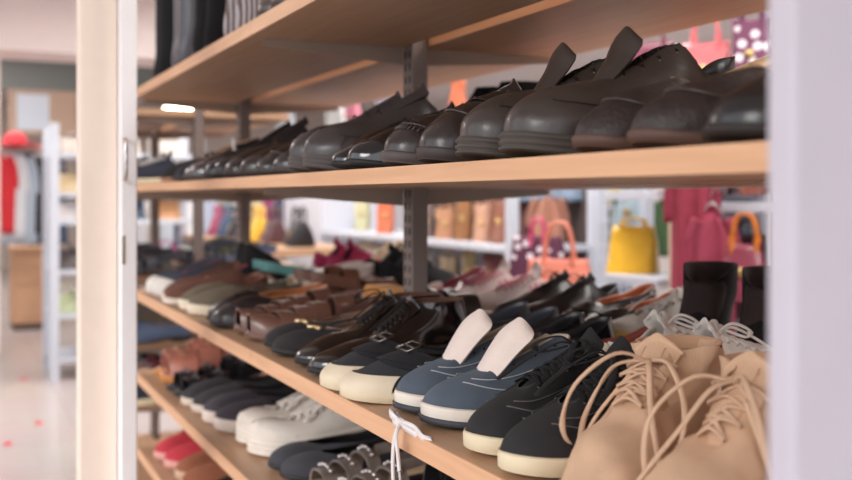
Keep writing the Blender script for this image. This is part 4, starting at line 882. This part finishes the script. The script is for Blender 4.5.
# rack bays, near to far
sA0, sA1 = s_at(775, D0), s_at(668, D0); sB1 = s_at(603, D0); sC0, sC1 = s_at(592, D0), s_at(512, D0); sD1 = s_at(404, D0); sE1 = s_at(322, D0)
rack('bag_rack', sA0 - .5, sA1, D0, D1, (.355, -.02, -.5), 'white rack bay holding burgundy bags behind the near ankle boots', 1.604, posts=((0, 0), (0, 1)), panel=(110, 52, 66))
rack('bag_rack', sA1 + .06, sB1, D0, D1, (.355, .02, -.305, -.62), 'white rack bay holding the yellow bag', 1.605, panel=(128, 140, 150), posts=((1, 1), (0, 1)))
rack('bag_rack', sC1 - .35, sC1, D0, D1, (-.66,), 'white rack bay with wire grid behind the coral tote', 1.65, grid=True, posts=((1, 0), (1, 1), (0, 1)))
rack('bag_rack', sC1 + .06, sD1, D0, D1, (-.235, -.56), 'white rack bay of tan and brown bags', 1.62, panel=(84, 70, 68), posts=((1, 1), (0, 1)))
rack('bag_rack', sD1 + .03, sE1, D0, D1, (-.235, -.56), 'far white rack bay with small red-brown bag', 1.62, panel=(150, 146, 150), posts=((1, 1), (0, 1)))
S('wall_end_panel', -sE1 - .9, -sE1 - .02, D0, D1, 0, CAMZ + .06, M((222, 226, 238), 'paint'))
S('trim_4', -sA1 - .012 + .06, -sA1 + .06 + .012, D0 - .03, D0 + .03, 0, 1.62, M((232, 208, 186), 'paint')) if False else S('trim_4', -sA1 + .028, -sA1 + .06, D0 - .02, D0 + .02, 0, 1.62, M((236, 210, 186), 'paint'))
def bag_at(name, u, vbot, vtop, wpx, d, dep, *a, **k):
    base = k.pop('base', None); s = s_at(u, d); z = zc(s, d); h0 = base if base is not None else h_at(vbot, s, d); h1 = h_at(vtop, s, d); w = wpx * z / F * .92
    k.setdefault('rz', math.degrees(math.atan2(s, d)) * .8)
    return bag(name, s, d, h0, w, h1 - h0, dep, *a, **k)
st = s_at(556, 2.03); zt_ = CAMZ + h_at(300, s_at(559, 1.95), 1.95) - .001
t2 = empty('side_table', W3(st, 2.03, -CAMZ), 0, 'pale blue-grey side table carrying the coral tote', 'table')
build('tabletop', MB().box(-.30, .34, -.19, .22, zt_ - .03, zt_), M((150, 166, 184), 'paint'), t2, .003)
for x in (-.26, .30):
    for y in (-.15, .18): build('leg', MB().box(x - .02, x + .02, y - .02, y + .02, 0, zt_ - .03), M((196, 200, 208), 'paint'), t2)
bag_at('tote_bag', 559, 300, 259, 70, 1.95, .14, (232, 140, 118), 'coral woven tote bag with tall handles', 'cloth', hh=.13, hw=.22, clasp=False, mat=stripes('coral_weave', (238, 150, 126), (222, 122, 104), 60, 'Z'))
bag_at('polka_dot_bag', 538, 294, 236, 60, 2.12, .14, (90, 40, 66), 'dark plum bag with white polka dots behind the coral tote', mat=dots('polka', (88, 40, 66), (226, 214, 222), 22, .30), handle=(222, 84, 128), hh=.07, hw=.12, clasp=False)
bag_at('yellow_bag', 634, 278, 226, 50, 2.5, .2, (242, 190, 50), 'yellow slouchy handbag on the white rack', handle=(232, 186, 60), hh=.03, clasp=False)
bag_at('pale_blue_bag', 628, 228, 196, 24, 2.72, .1, (182, 208, 222), 'pale blue small bag above the yellow handbag', handle=(200, 220, 230), hh=.04)
bag_at('burgundy_bag', 745, 300, 243, 46, 2.25, .16, (128, 50, 68), 'burgundy slouchy bag with orange strap', handle=(206, 116, 40), hh=.09, hw=.28, taper=.7)
bag_at('leather_bag', 612, 187, 168, 36, 2.6, .12, (96, 70, 60), 'dark brown bag on top of the white shelf', hh=.04)
bag_at('rust_bag', 756, 195, 172, 30, 2.55, .14, (150, 78, 60), 'rust brown bag on the near white shelf', hh=.05)
bag_at('plum_bag', 722, 195, 170, 28, 2.55, .14, (86, 56, 66), 'plum coloured bag beside the rust brown one', hh=.05)
bag_at('coral_pink_bag', 706, 84, 42, 52, 2.48, .14, (232, 122, 128), 'coral pink bag seen above the second shelf', hh=.12, base=.3562)
bag_at('mauve_bag', 650, 82, 42, 58, 2.5, .14, (132, 72, 92), 'large mauve bag hanging beside the coral pink one', hh=.1, taper=.96, base=.3562)
bag_at('spotted_bag', 752, 62, 18, 42, 2.48, .12, (110, 62, 92), 'purple bag with white spots seen above the second shelf', mat=dots('purple_dot', (118, 66, 96), (236, 228, 236), 20, .32), hh=.08, base=.3562)
bag_at('red_brown_bag', 336, 226, 202, 30, D0 + .2, .16, (156, 84, 70), 'red-brown handbag on the far white shelf', hh=.05)
bag_at('pale_green_bag', 363, 230, 198, 16, D0 + .2, .1, (196, 196, 160), 'pale green narrow bag beside the red-brown handbag', hh=.04)
bag_at('orange_bag', 386, 233, 199, 18, D0 + .2, .1, (212, 116, 80), 'orange narrow bag beside the pale green one', hh=.04)
for i, (u, vb, vt, wp, c, nm) in enumerate([(446, 240, 208, 20, (186, 136, 104), 'tan'), (464, 241, 196, 18, (150, 104, 66), 'golden brown'), (483, 243, 204, 18, (196, 150, 126), 'rose beige'), (500, 244, 200, 18, (140, 88, 70), 'cocoa brown'), (428, 238, 204, 14, (120, 100, 96), 'taupe'),
                                            (449, 286, 256, 20, (190, 170, 140), 'sand beige'), (470, 288, 252, 16, (160, 140, 100), 'khaki'), (492, 290, 256, 20, (110, 52, 50), 'wine brown'), (428, 284, 256, 16, (196, 190, 186), 'pale grey')]):
    bag_at('shelf_bag', u, vb, vt, wp, D0 + .16, .12, c, nm + (' bag on the rack shelf beside the wire grid' if vb < 250 else ' bag on the low rack shelf beside the wire grid'), hh=.03)
for i, (u, vb, vt, wp, c, nm) in enumerate([(340, 275, 250, 24, (188, 160, 120), 'straw coloured'), (368, 272, 242, 22, (214, 190, 160), 'cream coloured'), (392, 275, 240, 20, (170, 96, 76), 'brick coloured')]):
    bag_at('low_shelf_bag', u, vb, vt, wp, D0 + .16, .12, c, nm + ' bag on the far low rack shelf', hh=.03)
for u, vb, vt, wp, c, nm in [(437, 237, 196, 22, (52, 40, 38), 'dark umber'), (456, 238, 194, 22, (70, 52, 44), 'dark mocha'), (474, 240, 196, 20, (44, 38, 40), 'soot black'), (492, 241, 194, 22, (60, 44, 40), 'bitter brown')]:
    bag_at('back_bag', u, vb, vt, wp, D1 - .10, .10, c, nm + ' bag in the rear row of the tan bag rack', hh=.03)
for u, vb, vt, wp, c, nm in [(748, 252, 214, 40, (70, 46, 54), 'dark aubergine'), (712, 262, 214, 30, (96, 56, 70), 'dull wine')]:
    bag_at('low_bag', u, vb + 66, vt + 20, wp, 2.6, .14, c, nm + ' bag on the low level of the near rack', hh=.05)
for u, c, nm in [(520, (150, 84, 76), 'brick red'), (534, (96, 60, 60), 'dark brown'), (548, (170, 120, 100), 'dusty tan')]:
    d_ = D1 - .15; s_ = s_at(u, d_); garment('rack_shirt', s_, d_, h_at(196, s_, d_), .16, .34, c, nm + ' garment hanging behind the wire grid', rz=50, group='garments behind the wire grid')
# hanging clothes behind the near rack
for u, vt, ht, w_, c, nm, d in [(692, 140, .62, .13, (150, 56, 76), 'burgundy', 2.26), (706, 128, .26, .11, (200, 50, 62), 'bright red', 2.52), (712, 212, .42, .14, (160, 66, 88), 'rose wine', 2.29)]:
    s = s_at(u, d); garment('dress', s, d, h_at(vt, s, d), w_, ht, c, nm + ' garment hanging behind the near white rack', rz=50, group='garments behind the near rack')
garment('denim_jacket', s_at(552, 2.75), 2.75, h_at(150, s_at(552, 2.75), 2.75), .34, .26, (140, 160, 184), 'faded denim garment hanging over the wire grid', rz=50, group='garments behind the near rack')
garment('green_scarf', s_at(640, 3.1), 3.1, h_at(196, s_at(640, 3.1), 3.1), .28, .3, (70, 96, 62), 'green leafy garment behind the yellow bag', rz=50, group='garments behind the near rack')
garment('yellow_shirt', s_at(598, 3.1), 3.1, h_at(150, s_at(598, 3.1), 3.1), .22, .34, (206, 190, 90), 'yellow-green top hanging behind the coral tote', rz=50, group='garments behind the near rack')
garment('grey_coat', s_at(592, 3.1), 3.1, h_at(196, s_at(592, 3.1), 3.1), .4, .7, (136, 150, 166), 'grey-blue coat hanging behind the coral tote', rz=50, group='garments behind the near rack')
# a rail of clothes deeper in the shop
def rail(s0, s1, d, h, label):
    o = empty('clothes_rail', W3(s0, d, -CAMZ), 0, label, 'clothes rail'); O = Vector(o.location)
    build('rail', MB().tube([(0, 0, CAMZ + h), (-(s1 - s0), 0, CAMZ + h)], .014, 8), M((200, 198, 200), 'metal'), o)
    for x in (0, -(s1 - s0)): build('upright', MB().tube([(x, 0, 0), (x, 0, CAMZ + h)], .014, 8, up=Vector((0, 1, 0))), M((200, 198, 200), 'metal'), o); build('foot', MB().box(x - .02, x + .02, -.25, .25, 0, .03), M((90, 90, 94), 'paint'), o)
RC = [((210, 218, 228), 'pale blue'), ((176, 186, 206), 'steel blue'), ((232, 232, 236), 'white'), ((196, 186, 176), 'stone'), ((150, 70, 116), 'violet'), ((70, 76, 100), 'navy'), ((216, 206, 176), 'straw'), ((206, 192, 160), 'sand'), ((240, 240, 244), 'bright white'), ((150, 160, 150), 'sage'), ((90, 88, 94), 'charcoal'), ((226, 200, 204), 'blush')]
def d_at(u, s): k = (u - VPX) * CT / F; return k * s * CT / (1 - k * ST)
sR = 8.3; dr0, dr1 = d_at(128, sR), d_at(306, sR)
o = empty('clothes_rail', W3(sR, dr0, -CAMZ), 0, 'long clothes rail beyond the far end of the shelving unit', 'clothes rail')
build('rail', MB().tube([(0, 0, CAMZ + .30), (0, dr1 - dr0, CAMZ + .30)], .014, 8), M((200, 198, 200), 'metal'), o)
for y in (0, dr1 - dr0): build('upright', MB().tube([(0, y, 0), (0, y, CAMZ + .30)], .014, 8, up=Vector((0, 1, 0))), M((200, 198, 200), 'metal'), o); build('foot', MB().box(-.25, .25, y - .02, y + .02, 0, .03), M((90, 90, 94), 'paint'), o)
for u, (c, nm) in zip([136, 149, 162, 175, 189, 204, 220, 236, 252, 263, 274, 288, 302], [RC[2], RC[3], RC[0], RC[5], RC[8], RC[1], RC[9], RC[11], RC[7], RC[4], RC[5], RC[6], RC[10]]):
    garment('hanging_shirt', sR, d_at(u, sR), .22, .34, .72, c, nm + (' shirt on the long clothes rail' if (u < 200 or c != RC[5][0]) else ' jacket on the long clothes rail'), rz=82, group='shirts on the long clothes rail')
# low display table with colourful bags at the far side
t = empty('display_table', W3(6.6, 1.85, -CAMZ), 0, 'low display table behind the far end of the shelving unit', 'table')
build('tabletop', MB().box(-1.3, 1.3, -.26, .26, .92, .96), WOOD, t)
for x in (-1.2, 1.2):
    for y in (-.2, .2): build('leg', MB().box(x - .03, x + .03, y - .03, y + .03, 0, .92), M((180, 176, 176), 'paint'), t)
for s, c, nm in ((7.55, (196, 70, 120), 'magenta'), (7.3, (70, 96, 130), 'denim blue'), (7.0, (40, 40, 46), 'matte black'), (6.73, (60, 62, 70), 'charcoal'), (6.1, (90, 60, 66), 'dusky plum'), (6.45, (236, 190, 60), 'sunny yellow'), (5.6, (30, 30, 34), 'jet black')):
    bag('table_bag', s, 1.83, -.289, .20, .15, .16, c, nm + ' bag on the low display table', hh=.08, group='bags on the display table')
# things seen above the second shelf between the posts: pale stacked boxes
for u, v0, v1, wp, c, nm in [(285, 168, 100, 46, (214, 226, 236), 'pale blue'), (335, 160, 96, 40, (234, 240, 244), 'bright white'), (352, 102, 86, 22, (236, 150, 170), 'pink'), (384, 150, 92, 30, (190, 184, 196), 'lilac grey'), (458, 90, 74, 20, (224, 130, 96), 'orange')]:
    d = 3.6; s = s_at(u, d); z = zc(s, d); h0 = h_at(v0, s, d); w_ = wp * z / F; ht = (v1 - v0) * -z / F
    garment('folded_throw', s, d, h0 + ht, w_, ht + .15, c, nm + ' throw hanging high behind the unit', group='throws hanging high')

# ------------------------------------------------------------------ the aisle down the far side
rk = rack('far_rack', 7.2, 7.75, .62, 1.6, (.30, .03, -.16, -.50, -.80, -1.1), 'white and pink rack full of goods at the far aisle', 1.75, post=.06)
AC = [((214, 190, 150), 'straw'), ((60, 70, 84), 'slate'), ((196, 90, 140), 'magenta'), ((190, 200, 160), 'lime'), ((230, 226, 226), 'white'), ((200, 60, 70), 'red'), ((90, 110, 130), 'blue'), ((226, 170, 120), 'peach'), ((70, 60, 60), 'brown')]
i = 0
for h in (.03, -.16, -.50, -.80):
    for s in (.70, .92, 1.15, 1.4):
        c, nm = AC[i % 9]; bag('aisle_bag', 7.38, s, h, .19, .14, .2, c, nm + ' bag on the ' + {.03: 'upper', -.16: 'second', -.5: 'third', -.8: 'lowest'}[h] + ' level of the far rack ' + ('by the aisle post', 'second from the aisle', 'third from the aisle', 'deepest in')[(.70, .92, 1.15, 1.4).index(s)], hh=.04, clasp=False, rz=90, group='bags on the far rack'); i += 1
for s in (.78, 1.1, 1.4):
    o = bag('fluffy_bag', 7.45, s, .30, .24, .12, .2, (196, 186, 178), {.78: 'white fluffy bag on top of the far rack, nearest end', 1.1: 'white fluffy bag on top of the far rack, middle', 1.4: 'white fluffy bag on top of the far rack, far end'}[s], 'fur', hh=.03, clasp=False, rz=90, group='fluffy bags')
# clothes on a rail across the aisle end
oR = empty('aisle_rail', W3(9.6, .30, -CAMZ), 0, 'clothes rail with pink bar in the far aisle', 'clothes rail')
build('rail', MB().tube([(0, -.1, 1.70), (0, .52, 1.70)], .022, 8), M((226, 150, 150), 'paint'), oR)
for y in (-.1, .52): build('upright', MB().tube([(0, y, 0), (0, y, 1.70)], .018, 8, up=Vector((0, 1, 0))), M((226, 200, 196), 'paint'), oR)
for k, (c, nm) in enumerate([((206, 50, 60), 'red'), ((220, 224, 230), 'white'), ((176, 190, 206), 'pale blue'), ((50, 52, 62), 'black'), ((236, 232, 232), 'ivory'), ((70, 80, 104), 'navy')]):
    garment('aisle_shirt', 9.6, .34 + .085 * k, .40, .34, .72 + .05 * (k % 3), c, nm + ' shirt hanging on the aisle rail', rz=66, group='shirts on the aisle rail')
# red hat on top
hb = MB(); hb.ball((0, 0, .03), .10, 1, 1, .75, 8); hat = empty('sun_hat', W3(9.6, .50, .475), 0, 'red hat resting on the aisle rail', 'hat'); build('crown', hb, M((214, 70, 80), 'cloth'), hat)
hb = MB(); hb.grid([[(r * cos(2 * pi * k / 24), r * sin(2 * pi * k / 24), z) for k in range(24)] for r, z in ((.09, .02), (.2, .0), (.2, -.004), (.09, .012))], close_u=True); build('brim', hb, M((214, 70, 80), 'cloth'), hat)
# wooden chest
ch = empty('wooden_chest', W3(10.4, .70, -CAMZ), 0, 'tan wooden chest at the end of the aisle', 'chest'); CW = wood('chest_wood', (206, 166, 134), .5)
build('chest_body', MB().box(-.3, .3, -.2, .2, .06, .74), CW, ch, .005); build('lid', MB().box(-.32, .32, -.21, .21, .742, .78), CW, ch, .004); build('plinth', MB().box(-.29, .29, -.19, .19, 0, .058), M((90, 74, 66), 'paint'), ch)
build('drawer', MB().box(.302, .312, -.17, .17, .12, .40), CW, ch, .003); build('drawer', MB().box(.302, .312, -.17, .17, .44, .70), CW, ch, .003)
for k, (c, nm) in enumerate([((214, 190, 170), 'beige'), ((60, 50, 50), 'dark brown'), ((150, 120, 100), 'tan')]):
    bag('chest_bag', 10.4, .58 + .13 * k, -.468, .12, .2, .12, c, nm + ' bag standing on the wooden chest', hh=.05, rz=90, clasp=False, group='bags on the chest')
# red tape marks on the floor
for k, (u, v) in enumerate([(24, 379), (39, 423), (8, 444)]):
    z = 1250 / (v - HZ); xc = (u - 426) * z / F; x = -(z * CT - xc * ST); y = xc * CT + z * ST
    o = build('floor_marker', MB().box(x - .045, x + .045, y - .02, y + .02, .0005, .0015), M((214, 60, 70), 'plastic')); tag(o, ['red tape mark on the floor tiles, farthest of three', 'red tape mark on the floor tiles close to the pillar', 'faint red tape mark on the floor tiles by the aisle edge'][k], 'floor mark', 'red tape marks')
# framed picture and board on the mezzanine side
fr = MB().box(-11.9995, -11.99, .64, .98, 2.0, 2.4); o = build('framed_notice', fr, M((196, 206, 220), 'paint')); tag(o, 'pale blue poster on the far wall above the clothes rail', 'poster')

# ------------------------------------------------------------------ camera
cd = bpy.data.cameras.new('camera'); cam = bpy.data.objects.new('camera', cd); COL.objects.link(cam); sc.camera = cam
cd.sensor_width = 36; cd.lens = 36 * F / 852; cd.shift_y = -(240 - HZ) / 852; cd.clip_start = .05
cam.location = (0, 0, CAMZ)
fwd = Vector((-CT, ST, 0)); cam.rotation_euler = fwd.to_track_quat('-Z', 'Y').to_euler()
cd.dof.use_dof = True; cd.dof.focus_distance = 1.2; cd.dof.aperture_fstop = 3.8
vs = sc.view_settings; vs.view_transform = 'Standard'; vs.look = 'None'; vs.gamma = 1; vs.use_curve_mapping = False; vs.exposure = 0.08
sc.cycles.use_denoising = True
sc.cycles.max_bounces = 8
